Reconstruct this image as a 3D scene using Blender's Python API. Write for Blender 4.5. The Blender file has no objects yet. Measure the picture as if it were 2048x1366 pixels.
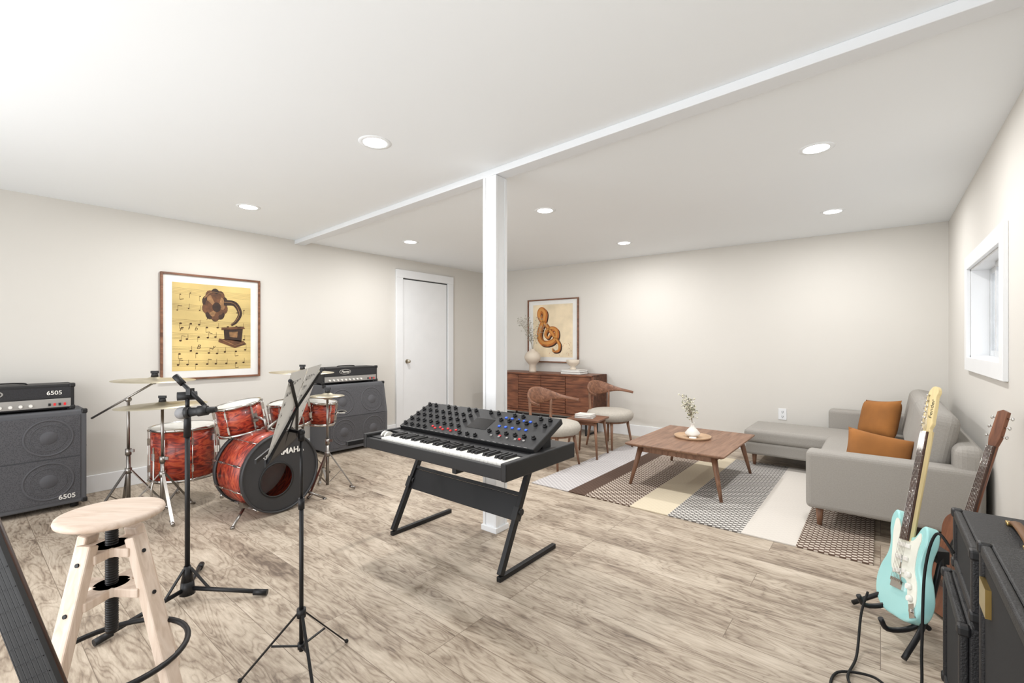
import bpy, bmesh, math, random
from math import sin, cos, pi, radians, sqrt, atan2
from mathutils import Vector, Matrix, Euler
random.seed(7)
scene = bpy.context.scene
COL = scene.collection
TH = radians(39.0); CS, SN = cos(TH), sin(TH)
F = 910.0; CX = 1024.0; HY = 685.0; HC = 1.2; HT = 2.3
XL = -4.9; XR = 0.48
def C(X, Y, z=0.0):
    return Vector((X*CS - Y*SN, X*SN + Y*CS, z))
def PX(u, v, z=0.0):
    Y = (HC - z)*F/(v - HY); return C((u-CX)/F*Y, Y, z)
def UY(u, Y, z=0.0):
    return C((u-CX)/F*Y, Y, z)
def yb(x): return 5.43 + (x + 4.9)*0.0503
BA = math.atan(0.0503)

# ---------------------------------------------------------------- materials
def lin(c):
    o = []
    for k in c[:3]:
        k = max(0.0, min(255.0, k))/255.0
        o.append(k/12.92 if k <= 0.04045 else ((k+0.055)/1.055)**2.4)
    return (o[0], o[1], o[2], 1.0)
def base_mat(name):
    m = bpy.data.materials.new(name); m.use_nodes = True
    nt = m.node_tree; b = nt.nodes['Principled BSDF']
    tc = nt.nodes.new('ShaderNodeTexCoord'); mp = nt.nodes.new('ShaderNodeMapping')
    nt.links.new(tc.outputs['Object'], mp.inputs['Vector'])
    return m, nt, b, mp
def ramp(nt, stops, interp='LINEAR'):
    r = nt.nodes.new('ShaderNodeValToRGB'); cr = r.color_ramp; cr.interpolation = interp
    cr.elements[0].position = stops[0][0]; cr.elements[0].color = lin(stops[0][1])
    cr.elements[1].position = stops[-1][0]; cr.elements[1].color = lin(stops[-1][1])
    for p, c in stops[1:-1]:
        e = cr.elements.new(p); e.color = lin(c)
    return r
def mat(name, col, rough=0.5, metal=0.0, var=0.05, scale=6.0, bump=0.0, bscale=200.0, emit=0.0, coat=0.0, stretch=(1,1,1), alpha=1.0):
    m, nt, b, mp = base_mat(name)
    mp.inputs['Scale'].default_value = stretch
    n = nt.nodes.new('ShaderNodeTexNoise'); n.inputs['Scale'].default_value = scale; n.inputs['Detail'].default_value = 4
    nt.links.new(mp.outputs[0], n.inputs['Vector'])
    r = ramp(nt, [(0.25, [k*(1-var) for k in col]), (0.75, [k*(1+var) for k in col])])
    nt.links.new(n.outputs['Fac'], r.inputs['Fac']); nt.links.new(r.outputs[0], b.inputs['Base Color'])
    b.inputs['Roughness'].default_value = rough; b.inputs['Metallic'].default_value = metal
    b.inputs['Coat Weight'].default_value = coat
    if emit:
        b.inputs['Emission Strength'].default_value = emit; b.inputs['Emission Color'].default_value = lin(col)
    if bump:
        n2 = nt.nodes.new('ShaderNodeTexNoise'); n2.inputs['Scale'].default_value = bscale; n2.inputs['Detail'].default_value = 2
        nt.links.new(mp.outputs[0], n2.inputs['Vector'])
        bp = nt.nodes.new('ShaderNodeBump'); bp.inputs['Strength'].default_value = bump; bp.inputs['Distance'].default_value = 0.003
        nt.links.new(n2.outputs['Fac'], bp.inputs['Height']); nt.links.new(bp.outputs[0], b.inputs['Normal'])
    if alpha < 1: b.inputs['Alpha'].default_value = alpha
    return m
def wood(name, stops, stretch=(1, 12, 12), scale=3.0, rough=0.45, coat=0.0, dist=1.2):
    m, nt, b, mp = base_mat(name)
    mp.inputs['Scale'].default_value = stretch
    n = nt.nodes.new('ShaderNodeTexNoise'); n.inputs['Scale'].default_value = scale
    n.inputs['Detail'].default_value = 6; n.inputs['Distortion'].default_value = dist
    nt.links.new(mp.outputs[0], n.inputs['Vector'])
    r = ramp(nt, stops); nt.links.new(n.outputs['Fac'], r.inputs['Fac']); nt.links.new(r.outputs[0], b.inputs['Base Color'])
    b.inputs['Roughness'].default_value = rough; b.inputs['Coat Weight'].default_value = coat
    return m

M_wall = mat('wall_paint', (213, 210, 204), 0.85, var=0.008, scale=1.2)
M_ceil = mat('ceiling_paint', (240, 244, 247), 0.9, var=0.005, scale=1.0)
M_white = mat('white_gloss_paint', (232, 234, 236), 0.45, var=0.008)
M_beam = mat('beam_paint', (226, 229, 232), 0.85, var=0.006)
M_gap = mat('dark_gap', (70, 72, 74), 0.8)
M_walnut = wood('walnut_wood', [(0.3, (88, 56, 40)), (0.5, (120, 80, 58)), (0.72, (144, 102, 77))], (2, 14, 14), 2.0)
M_walnutY = wood('walnut_wood_long', [(0.3, (108, 78, 60)), (0.5, (134, 100, 79)), (0.72, (154, 120, 97))], (14, 1.5, 14), 2.0)
M_walnutZ = wood('walnut_wood_leg', [(0.3, (104, 72, 54)), (0.5, (132, 96, 74)), (0.72, (150, 112, 88))], (16, 16, 2), 2.0)
M_side = wood('sideboard_wood', [(0.3, (78, 44, 30)), (0.5, (112, 68, 47)), (0.72, (138, 88, 62))], (2, 14, 10), 2.0)
M_pine = wood('pale_birch_wood', [(0.3, (200, 180, 162)), (0.5, (214, 196, 180)), (0.75, (224, 209, 195))], (22, 22, 2), 2.0, 0.6)
M_pineT = wood('pale_birch_seat', [(0.3, (192, 170, 152)), (0.5, (205, 186, 170)), (0.75, (214, 198, 184))], (2.5, 20, 10), 2.0, 0.55)
M_black = mat('black_painted_metal', (28, 28, 30), 0.45, 0.3)
M_blackp = mat('black_plastic', (24, 24, 26), 0.5)
M_rubber = mat('black_rubber', (18, 18, 18), 0.8)
M_chrome = mat('chrome', (205, 203, 200), 0.18, 1.0, var=0.02)
M_chromed = mat('brushed_steel', (150, 146, 142), 0.3, 1.0, var=0.04)
M_brass = mat('brass', (200, 170, 105), 0.3, 1.0, var=0.04)
M_cym = mat('bronze_cymbal', (196, 188, 168), 0.42, 0.9, var=0.05, scale=20)
M_sofa = mat('grey_woven_fabric', (156, 152, 146), 0.95, var=0.035, scale=150, bump=0.25, bscale=700)
M_seat = mat('cream_boucle_fabric', (178, 172, 162), 0.95, var=0.04, scale=60, bump=0.3, bscale=400)
M_orange = mat('ochre_velvet', (148, 96, 46), 0.9, var=0.12, scale=5)
M_tolexg = mat('grey_vinyl', (86, 87, 91), 0.7, var=0.04, bump=0.2, bscale=300)
M_tolexb = mat('black_vinyl', (30, 30, 32), 0.55, var=0.15, bump=0.6, bscale=220)
M_grillb = mat('black_grille_cloth', (22, 22, 24), 0.9, var=0.2, scale=200)
M_speaker = mat('speaker_cone', (82, 82, 86), 0.75, 0.0)
M_silver = mat('silver_panel', (176, 175, 173), 0.35, 0.6)
M_ivory = mat('ivory_white', (236, 234, 228), 0.5)
M_paper = mat('white_paper', (228, 228, 225), 0.8, var=0.02)
M_ink = mat('black_ink', (22, 20, 20), 0.8)
M_inkg = mat('printed_ink', (80, 78, 78), 0.8)
M_bone = mat('bone_ceramic', (206, 194, 178), 0.6, var=0.03)
M_leafg = mat('olive_leaf', (120, 124, 92), 0.7, var=0.2)
M_bloom = mat('pale_bloom', (232, 230, 206), 0.7, var=0.05)
M_twig = mat('dried_twig', (158, 150, 132), 0.8, var=0.1)
M_turq = mat('turquoise_lacquer', (166, 222, 221), 0.25, var=0.012, coat=0.5)
M_mint = mat('pearly_pickguard', (236, 237, 226), 0.35)
M_maple = mat('maple_wood', (226, 206, 154), 0.35, var=0.05, scale=10, stretch=(10, 1, 10))
M_rose = wood('rosewood', [(0.3, (44, 28, 22)), (0.6, (70, 44, 32)), (0.8, (92, 60, 44))], (20, 2, 20), 4.0)
M_spruce = wood('spruce_top', [(0.3, (196, 140, 78)), (0.5, (208, 158, 96)), (0.75, (218, 174, 114))], (30, 2, 30), 2.0, 0.3, 0.4)
M_mahog = wood('mahogany_side', [(0.3, (90, 52, 34)), (0.5, (118, 72, 48)), (0.75, (140, 90, 62))], (14, 2, 14), 2.0, 0.4, 0.2)
M_red = mat('red_button', (200, 40, 44), 0.4, emit=0.3)
M_blue = mat('blue_button', (50, 96, 210), 0.4, emit=0.3)
M_lens = mat('lamp_lens', (255, 254, 252), 0.5, emit=12.0, var=0.0)
M_head = mat('drum_head_film', (226, 226, 222), 0.4)
M_headb = mat('black_drum_head', (48, 48, 50), 0.5)
M_steelmesh = mat('mic_grille', (150, 150, 152), 0.45, 0.8, bump=1.0, bscale=500)
M_screen = mat('dark_screen', (14, 14, 18), 0.2)
M_leather = mat('brown_leather', (122, 84, 48), 0.6, var=0.1)

def drum_mat():
    m, nt, b, mp = base_mat('red_swirl_lacquer')
    mp.inputs['Scale'].default_value = (1.0, 1.0, 3.0)
    n = nt.nodes.new('ShaderNodeTexNoise'); n.inputs['Scale'].default_value = 6.0; n.inputs['Detail'].default_value = 6; n.inputs['Distortion'].default_value = 2.4
    nt.links.new(mp.outputs[0], n.inputs['Vector'])
    r = ramp(nt, [(0.28, (56, 20, 16)), (0.40, (112, 34, 26)), (0.49, (160, 52, 36)), (0.57, (188, 84, 52)), (0.64, (136, 42, 31)), (0.80, (66, 22, 18))])
    nt.links.new(n.outputs['Fac'], r.inputs['Fac']); nt.links.new(r.outputs[0], b.inputs['Base Color'])
    b.inputs['Roughness'].default_value = 0.4; b.inputs['Coat Weight'].default_value = 0.2
    return m
M_drum = drum_mat()
def grille_mat():
    m, nt, b, mp = base_mat('metal_mesh_grille')
    v = nt.nodes.new('ShaderNodeTexVoronoi'); v.inputs['Scale'].default_value = 150
    nt.links.new(mp.outputs[0], v.inputs['Vector'])
    r = ramp(nt, [(0.2, (60, 60, 64)), (0.55, (84, 84, 88))])
    nt.links.new(v.outputs['Distance'], r.inputs['Fac']); nt.links.new(r.outputs[0], b.inputs['Base Color'])
    b.inputs['Roughness'].default_value = 0.7; b.inputs['Metallic'].default_value = 0.1
    return m
M_grillg = grille_mat()

def floor_mat():
    m, nt, b, mp = base_mat('laminate_planks')
    N = nt.nodes.new; L = nt.links.new
    br = N('ShaderNodeTexBrick'); br.offset = 0.37; br.offset_frequency = 3
    br.inputs['Color1'].default_value = (0, 0, 0, 1); br.inputs['Color2'].default_value = (1, 1, 1, 1); br.inputs['Mortar'].default_value = (0.5, 0.5, 0.5, 1)
    br.inputs['Scale'].default_value = 1.0; br.inputs['Brick Width'].default_value = 1.35; br.inputs['Row Height'].default_value = 0.165
    br.inputs['Mortar Size'].default_value = 0.0013; br.inputs['Mortar Smooth'].default_value = 0.2; br.inputs['Bias'].default_value = 0.0
    L(mp.outputs[0], br.inputs['Vector'])
    bw = N('ShaderNodeRGBToBW'); L(br.outputs['Color'], bw.inputs[0])
    wv = N('ShaderNodeMath'); wv.operation = 'MULTIPLY'; wv.inputs[1].default_value = 37.0; L(bw.outputs[0], wv.inputs[0])
    def noise(sc, det, rough=0.5, dist=0.0):
        q = N('ShaderNodeMapping'); q.inputs['Scale'].default_value = sc; L(mp.outputs[0], q.inputs['Vector'])
        n = N('ShaderNodeTexNoise'); n.noise_dimensions = '4D'; n.inputs['Scale'].default_value = 1.0; n.inputs['Detail'].default_value = det; n.inputs['Roughness'].default_value = rough; n.inputs['Distortion'].default_value = dist
        L(q.outputs[0], n.inputs['Vector']); L(wv.outputs[0], n.inputs['W']); return n.outputs['Fac']
    def mad(a, mul, add):
        q = N('ShaderNodeMath'); q.operation = 'MULTIPLY_ADD'; L(a, q.inputs[0]); q.inputs[1].default_value = mul
        if isinstance(add, (int, float)): q.inputs[2].default_value = add
        else: L(add, q.inputs[2])
        return q.outputs[0]
    n1 = noise((1.5, 7.0, 1), 3.0, 0.5, 0.4)
    n2 = noise((12.0, 120.0, 1), 4, 0.65)
    n3 = noise((1.6, 5.5, 1), 4, 0.6, 0.8)
    n4 = noise((5.5, 26.0, 1), 5, 0.65, 1.4)
    k = N('ShaderNodeMath'); k.operation = 'MULTIPLY'; k.inputs[1].default_value = 58.0; L(n1, k.inputs[0])
    s = N('ShaderNodeMath'); s.operation = 'SINE'; L(k.outputs[0], s.inputs[0])
    ab = N('ShaderNodeMath'); ab.operation = 'ABSOLUTE'; L(s.outputs[0], ab.inputs[0])
    sq = N('ShaderNodeMath'); sq.operation = 'POWER'; sq.inputs[1].default_value = 0.5; L(ab.outputs[0], sq.inputs[0])
    a = mad(sq.outputs[0], 0.20, -0.74)
    a = mad(n2, 0.42, a)
    a = mad(n3, 0.92, a)
    a = mad(n4, 0.66, a)
    a = mad(bw.outputs[0], 0.05, a)
    r = ramp(nt, [(0.14, (110, 96, 84)), (0.30, (146, 131, 115)), (0.45, (175, 161, 144)), (0.62, (195, 182, 165)), (0.82, (209, 197, 182))])
    L(a, r.inputs['Fac'])
    mx = N('ShaderNodeMix'); mx.data_type = 'RGBA'; mx.blend_type = 'MIX'
    L(br.outputs['Fac'], mx.inputs['Factor']); L(r.outputs[0], mx.inputs['A']); mx.inputs['B'].default_value = lin((118, 104, 90))
    L(mx.outputs['Result'], b.inputs['Base Color'])
    b.inputs['Roughness'].default_value = 0.5; b.inputs['Specular IOR Level'].default_value = 0.35
    bp = N('ShaderNodeBump'); bp.inputs['Strength'].default_value = 0.1; bp.inputs['Distance'].default_value = 0.002
    L(a, bp.inputs['Height']); L(bp.outputs[0], b.inputs['Normal'])
    return m
M_floor = floor_mat()

RX0, RX1, RY0, RY1 = -2.31, -0.03, 3.12, 5.05
def rug_mat():
    m, nt, b, mp = base_mat('striped_dotted_wool')
    N = nt.nodes.new; L = nt.links.new
    sp = N('ShaderNodeSeparateXYZ'); L(mp.outputs[0], sp.inputs[0])
    mr = N('ShaderNodeMapRange'); mr.inputs['From Min'].default_value = RX0; mr.inputs['From Max'].default_value = RX1
    L(sp.outputs['X'], mr.inputs['Value'])
    xs = [RX0, -1.953, -1.80, -1.427, -1.144, -0.685, -0.39]
    A = [(196, 192, 191), (86, 66, 54), (96, 76, 63), (212, 200, 176), (114, 110, 106), (212, 206, 198), (98, 78, 66)]
    D = [(166, 163, 164), (74, 55, 44), (206, 195, 182), (209, 197, 173), (210, 207, 202), (209, 203, 195), (206, 195, 182)]
    ps = [(x-RX0)/(RX1-RX0) for x in xs]
    ra = ramp(nt, list(zip(ps, A)), 'CONSTANT'); rd = ramp(nt, list(zip(ps, D)), 'CONSTANT')
    L(mr.outputs[0], ra.inputs['Fac']); L(mr.outputs[0], rd.inputs['Fac'])
    def sn(o, k):
        q = N('ShaderNodeMath'); q.operation = 'MULTIPLY'; q.inputs[1].default_value = k; L(o, q.inputs[0])
        w = N('ShaderNodeMath'); w.operation = 'SINE'; L(q.outputs[0], w.inputs[0]); return w.outputs[0]
    pr = N('ShaderNodeMath'); pr.operation = 'MULTIPLY'; L(sn(sp.outputs['X'], 125), pr.inputs[0]); L(sn(sp.outputs['Y'], 160), pr.inputs[1])
    gt = N('ShaderNodeMath'); gt.operation = 'GREATER_THAN'; gt.inputs[1].default_value = 0.10; L(pr.outputs[0], gt.inputs[0])
    mx = N('ShaderNodeMix'); mx.data_type = 'RGBA'; L(gt.outputs[0], mx.inputs['Factor']); L(ra.outputs[0], mx.inputs['A']); L(rd.outputs[0], mx.inputs['B'])
    L(mx.outputs['Result'], b.inputs['Base Color']); b.inputs['Roughness'].default_value = 0.95
    return m
M_rug = rug_mat()

# ---------------------------------------------------------------- geometry builder
def catmull(pts, n=6, closed=False):
    pts = [Vector(p) for p in pts]; out = []; k = len(pts)
    rng = range(k) if closed else range(k-1)
    for i in rng:
        p0 = pts[(i-1) % k] if closed or i > 0 else pts[0]*2-pts[1]
        p1 = pts[i]; p2 = pts[(i+1) % k]
        p3 = pts[(i+2) % k] if closed or i+2 < k else p2*2-p1
        for j in range(n):
            t = j/n
            out.append(0.5*((2*p1)+(-p0+p2)*t+(2*p0-5*p1+4*p2-p3)*t*t+(-p0+3*p1-3*p2+p3)*t**3))
    if not closed: out.append(pts[-1])
    return out
class B:
    def __init__(s): s.bm = bmesh.new(); s.m = 0
    def _f(s, verts, smooth=False):
        fs = set()
        for v in verts:
            for f in v.link_faces: fs.add(f)
        for f in fs:
            f.material_index = s.m
            f.smooth = smooth
    def box(s, c, d, rot=(0, 0, 0)):
        mt = Matrix.Translation(Vector(c)) @ Euler(rot).to_matrix().to_4x4() @ Matrix.Diagonal((d[0], d[1], d[2], 1))
        r = bmesh.ops.create_cube(s.bm, size=1.0, matrix=mt); s._f(r['verts']); return s
    def bb(s, x0, x1, y0, y1, z0, z1):
        return s.box(((x0+x1)/2, (y0+y1)/2, (z0+z1)/2), (x1-x0, y1-y0, z1-z0))
    def beam(s, p0, p1, w, h, up=(0, 0, 1)):
        p0 = Vector(p0); p1 = Vector(p1); d = (p1-p0); l = d.length; d.normalize()
        u = Vector(up); x = d.cross(u)
        if x.length < 1e-4: x = d.cross(Vector((1, 0, 0)))
        x.normalize(); z = x.cross(d)
        R = Matrix((x, d, z)).transposed().to_4x4()
        mt = Matrix.Translation((p0+p1)/2) @ R @ Matrix.Diagonal((w, l, h, 1))
        r = bmesh.ops.create_cube(s.bm, size=1.0, matrix=mt); s._f(r['verts']); return s
    def cyl(s, p0, p1, r0, r1=None, seg=16):
        if r1 is None: r1 = r0
        p0 = Vector(p0); p1 = Vector(p1); d = p1-p0; l = d.length
        q = Vector((0, 0, 1)).rotation_difference(d.normalized()).to_matrix().to_4x4()
        r = bmesh.ops.create_cone(s.bm, cap_ends=True, segments=seg, radius1=max(r0, 1e-5), radius2=max(r1, 1e-5), depth=l, matrix=Matrix.Translation((p0+p1)/2) @ q)
        fs = set(f for v in r['verts'] for f in v.link_faces)
        for f in fs: f.material_index = s.m; f.smooth = len(f.verts) == 4
        return s
    def sph(s, c, r, sc=(1, 1, 1), seg=16, rot=(0, 0, 0)):
        mt = Matrix.Translation(Vector(c)) @ Euler(rot).to_matrix().to_4x4() @ Matrix.Diagonal((sc[0], sc[1], sc[2], 1))
        q = bmesh.ops.create_uvsphere(s.bm, u_segments=seg, v_segments=max(6, seg//2), radius=r, matrix=mt); s._f(q['verts'], True); return s
    def loft(s, rings, cap=True, closed=False, smooth=True):
        vr = [[s.bm.verts.new(p) for p in r] for r in rings]; n = len(vr[0])
        prs = list(zip(vr[:-1], vr[1:])) + ([(vr[-1], vr[0])] if closed else [])
        for a, b in prs:
            for i in range(n):
                f = s.bm.faces.new((a[i], a[(i+1) % n], b[(i+1) % n], b[i])); f.material_index = s.m; f.smooth = smooth
        if cap and not closed:
            for q in (list(reversed(vr[0])), vr[-1]):
                f = s.bm.faces.new(q); f.material_index = s.m; f.smooth = False
        return s
    def lathe(s, prof, c=(0, 0, 0), seg=32, cap=False, smooth=True):
        c = Vector(c)
        return s.loft([[c+Vector((r*cos(2*pi*i/seg), r*sin(2*pi*i/seg), z)) for i in range(seg)] for r, z in prof], cap=cap, smooth=smooth)
    def tube(s, pts, r, seg=8, closed=False, sy=1.0):
        pts = [Vector(p) for p in pts]; k = len(pts); rings = []; prev = None
        for i, p in enumerate(pts):
            if closed: d = pts[(i+1) % k]-pts[(i-1) % k]
            else: d = pts[min(i+1, k-1)]-pts[max(i-1, 0)]
            d.normalize()
            if prev is None:
                a = Vector((0, 0, 1)) if abs(d.z) < 0.9 else Vector((1, 0, 0))
                x = d.cross(a).normalized()
            else: x = (prev-d*prev.dot(d)).normalized()
            prev = x; y = d.cross(x)
            rr = r[i] if isinstance(r, (list, tuple)) else r
            rings.append([p+x*(rr*cos(2*pi*j/seg))+y*(rr*sy*sin(2*pi*j/seg)) for j in range(seg)])
        return s.loft(rings, closed=closed)
    def prism(s, poly, z0, z1, mt=None, smooth=False):
        mt = mt or Matrix.Identity(4)
        a = [s.bm.verts.new(mt @ Vector((p[0], p[1], z0))) for p in poly]
        b = [s.bm.verts.new(mt @ Vector((p[0], p[1], z1))) for p in poly]
        n = len(a)
        for i in range(n):
            f = s.bm.faces.new((a[i], a[(i+1) % n], b[(i+1) % n], b[i])); f.material_index = s.m; f.smooth = smooth
        for q in (list(reversed(a)), b):
            f = s.bm.faces.new(q); f.material_index = s.m
        return s
    def flat(s, poly, mt):
        f = s.bm.faces.new([s.bm.verts.new(mt @ Vector((p[0], p[1], 0))) for p in poly]); f.material_index = s.m; return s
    def ribbon(s, pts, w, mt):
        pts = [Vector((p[0], p[1])) for p in pts]; k = len(pts); L = []; R = []
        for i, p in enumerate(pts):
            d = (pts[min(i+1, k-1)]-pts[max(i-1, 0)]).normalized(); n = Vector((-d.y, d.x))
            ww = (w[i] if isinstance(w, list) else w)/2
            L.append(s.bm.verts.new(mt @ Vector((p.x+n.x*ww, p.y+n.y*ww, 0)))); R.append(s.bm.verts.new(mt @ Vector((p.x-n.x*ww, p.y-n.y*ww, 0))))
        for i in range(k-1):
            f = s.bm.faces.new((L[i], R[i], R[i+1], L[i+1])); f.material_index = s.m
        return s
    def pillow(s, w, h, t, mt, n=14, flat=4):
        g = {}
        for sd in (1, -1):
            for i in range(n+1):
                for j in range(n+1):
                    a = -1+2*i/n; b_ = -1+2*j/n
                    edge = i in (0, n) or j in (0, n)
                    if edge and sd == -1: g[(sd, i, j)] = g[(1, i, j)]; continue
                    th = t/2*(max(0, (1-abs(a)**flat))*max(0, (1-abs(b_)**flat)))**0.55
                    pin = 1-0.07*(1-abs(a)**2)*abs(b_)**2; pin2 = 1-0.07*(1-abs(b_)**2)*abs(a)**2
                    g[(sd, i, j)] = s.bm.verts.new(mt @ Vector((a*w/2*pin2, b_*h/2*pin, sd*th)))
            for i in range(n):
                for j in range(n):
                    q = [g[(sd, i, j)], g[(sd, i+1, j)], g[(sd, i+1, j+1)], g[(sd, i, j+1)]]
                    if sd == -1: q.reverse()
                    f = s.bm.faces.new(q); f.smooth = True; f.material_index = s.m
        return s
    def mesh(s, name, mats):
        bmesh.ops.recalc_face_normals(s.bm, faces=s.bm.faces[:])
        me = bpy.data.meshes.new(name); s.bm.to_mesh(me); s.bm.free()
        for m in (mats if isinstance(mats, (list, tuple)) else [mats]): me.materials.append(m)
        return me
    def obj(s, name, mats, parent=None, bevel=0, seg=2, loc=(0, 0, 0), rot=(0, 0, 0), label=None):
        me = s.mesh(name, mats); return mkobj(name, me, parent, bevel, seg, loc, rot, label)
def mkobj(name, me, parent=None, bevel=0, seg=2, loc=(0, 0, 0), rot=(0, 0, 0), label=None):
    o = bpy.data.objects.new(name, me); COL.objects.link(o); o.location = loc; o.rotation_euler = rot
    if parent: o.parent = parent
    if bevel:
        md = o.modifiers.new('bevel', 'BEVEL'); md.width = bevel; md.segments = seg; md.limit_method = 'ANGLE'; md.angle_limit = radians(40)
    if label: o['label'] = label
    return o
def T(name, label, cat, loc, rot=0.0, group=None):
    o = bpy.data.objects.new(name, None); COL.objects.link(o); o.empty_display_size = 0.05
    o.location = loc; o.rotation_euler = rot if isinstance(rot, (tuple, Euler)) else (0, 0, rot)
    o['label'] = label; o['category'] = cat
    if group: o['group'] = group
    return o
def tag(o, label, cat, group=None, kind=None):
    o['label'] = label; o['category'] = cat
    if group: o['group'] = group
    if kind: o['kind'] = kind
    return o
def text(name, body, size, m, parent, loc, rot, ext=0.0008, align='CENTER', shear=0.0, bold=0.0, label=None):
    cu = bpy.data.curves.new(name, 'FONT'); cu.body = body; cu.size = size; cu.extrude = ext; cu.align_x = align; cu.align_y = 'CENTER'; cu.shear = shear; cu.offset = bold
    o = bpy.data.objects.new('tmp', cu); COL.objects.link(o)
    dg = bpy.context.evaluated_depsgraph_get(); me = bpy.data.meshes.new_from_object(o.evaluated_get(dg))
    bpy.data.objects.remove(o); me.materials.clear(); me.materials.append(m)
    return mkobj(name, me, parent, loc=loc, rot=rot, label=label)
def frame_rot(X, Y, Z): return Matrix((X, Y, Z)).transposed().to_euler()

# ---------------------------------------------------------------- room shell
def S(o, label):
    o['kind'] = 'structure'; o['label'] = label; o['category'] = o.name.split('_')[0]; return o
YR = -1.3
S(B().bb(XL-0.15, XR+0.15, YR, 5.95, -0.1, 0).obj('floor', M_floor), 'light greyed oak laminate plank floor')
S(B().bb(XL-0.15, XR+0.15, YR, 5.95, HT, HT+0.1).obj('ceiling', M_ceil), 'flat white painted ceiling')
S(B().bb(XL-0.15, XL, YR, 5.6, 0, HT).obj('wall_left', M_wall), 'warm off-white painted wall with a door')
b = B(); L0 = 5.7
b.box((0, 0.07, HT/2), (L0, 0.14, HT))
S(b.obj('wall_back', M_wall, loc=((XL+XR)/2, yb((XL+XR)/2), 0), rot=(0, 0, BA)), 'warm off-white painted plain wall')
WY0, WY1, WZ0, WZ1 = 3.30, 4.40, 1.10, 1.70
b = B(); x0, x1 = XR, XR+0.15
b.bb(x0, x1, YR, WY0, 0, HT).bb(x0, x1, WY1, 5.8, 0, HT).bb(x0, x1, WY0, WY1, 0, WZ0).bb(x0, x1, WY0, WY1, WZ1, HT)
S(b.obj('wall_right', M_wall), 'warm off-white painted wall with a small window')
bh, bt = 0.14, 0.018
b = B().bb(XL, XL+bt, YR, 3.64, 0, bh).bb(XL, XL+bt, 4.65, 5.42, 0, bh)
S(b.obj('baseboard_left', M_white, bevel=0.004), 'white painted baseboard')
S(B().box((0, -bt/2, bh/2), (L0-0.35, bt, bh)).obj('baseboard_back', M_white, bevel=0.004, loc=((XL+XR)/2, yb((XL+XR)/2), 0), rot=(0, 0, BA)), 'white painted baseboard')
S(B().bb(XR-bt, XR, YR, 5.68, 0, bh).obj('baseboard_right', M_white, bevel=0.004), 'white painted baseboard')
pA = Vector((-4.9, 2.385)); pB = Vector((0.48, 2.07)); mid = (pA+pB)/2; ang = atan2(pB.y-pA.y, pB.x-pA.x)
S(B().box((0, 0, 0), ((pB-pA).length, 0.10, 0.042)).obj('trim_1', M_beam, bevel=0.003, loc=(mid.x, mid.y, HT-0.021), rot=(0, 0, ang)), 'white boxed ceiling beam')
b = B(); px, py = -1.93, 2.21
b.bb(-0.05, 0.05, -0.05, 0.05, 0, HT-0.042)
for sx in (-1, 1):
    for sy in (-1, 1):
        b.box((sx*0.045, sy*0.045, HT/2-0.023), (0.022, 0.022, HT-0.048))
b.bb(-0.064, 0.064, -0.064, 0.064, 0, 0.035)
S(b.obj('trim_2', M_white, loc=(px, py, 0), bevel=0.003), 'white boxed square support post')
DY0, DY1, DZ = 3.64, 4.65, 2.155
tw = 0.105
b = B().bb(XL, XL+0.03, DY0, DY0+tw, 0, DZ).bb(XL, XL+0.03, DY1-tw, DY1, 0, DZ).bb(XL, XL+0.034, DY0, DY1, DZ-tw, DZ)
S(b.obj('trim_3', M_white, bevel=0.004), 'white painted door casing')
d = B().bb(XL+0.001, XL+0.012, DY0+tw+0.01, DY1-tw-0.014, 0.012, DZ-tw-0.016).obj('door_1', M_white, bevel=0.002); S(d, 'plain white flush interior door')
B().bb(XL+0.0005, XL+0.004, DY0+tw, DY1-tw, 0.0, DZ-tw).obj('door_gap', M_gap, d)
B().cyl((XL+0.012, 3.82, 0.95), (XL+0.018, 3.82, 0.95), 0.028).cyl((XL+0.018, 3.82, 0.95), (XL+0.045, 3.82, 0.95), 0.011).sph((XL+0.055, 3.82, 0.95), 0.024, (0.8, 1, 1)).obj('door_knob', mat('satin_nickel', (190, 182, 165), 0.3, 1.0), d, label='round satin nickel door knob')
w = T('window_1', 'small white framed sliding window', 'window', (XR, (WY0+WY1)/2, (WZ0+WZ1)/2)); w['kind'] = 'structure'
hy, hz = (WY1-WY0)/2, (WZ1-WZ0)/2; t = 0.09
b = B().bb(-0.022, 0, -hy-t, -hy, -hz-t, hz+t).bb(-0.022, 0, hy, hy+t, -hz-t, hz+t).bb(-0.022, 0, -hy, hy, hz, hz+t).bb(-0.022, 0, -hy, hy, -hz-t, -hz)
b.obj('window_casing', M_white, w, bevel=0.003)
b = B().bb(0, 0.13, -hy, -hy+0.012, -hz, hz).bb(0, 0.13, hy-0.012, hy, -hz, hz).bb(0, 0.13, -hy, hy, hz-0.012, hz).bb(0, 0.13, -hy, hy, -hz, -hz+0.012)
b.obj('window_jamb', M_white, w)
M_glass = mat('window_glass', (214, 220, 224), 0.15, alpha=0.25)
M_sash = mat('sash_vinyl', (204, 207, 210), 0.5)
for (a0, a1, xx) in ((-hy+0.012, 0.14, 0.060), (0.10, hy-0.012, 0.088)):
    b = B(); q = 0.035
    b.bb(xx, xx+0.025, a0, a0+q, -hz+0.012, hz-0.012).bb(xx, xx+0.025, a1-q, a1, -hz+0.012, hz-0.012).bb(xx, xx+0.025, a0+q, a1-q, hz-0.012-q, hz-0.012).bb(xx, xx+0.025, a0+q, a1-q, -hz+0.012, -hz+0.012+q)
    sh_ = b.obj('window_sash', M_sash, w, bevel=0.002)
    B().bb(xx+0.010, xx+0.014, a0+q, a1-q, -hz+0.012+q, hz-0.012-q).obj('window_pane', M_glass, sh_)
xo = -0.82
o = T('wall_outlet', 'white duplex wall outlet above the baseboard', 'outlet', (xo, yb(xo), 0.43), BA)
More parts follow.
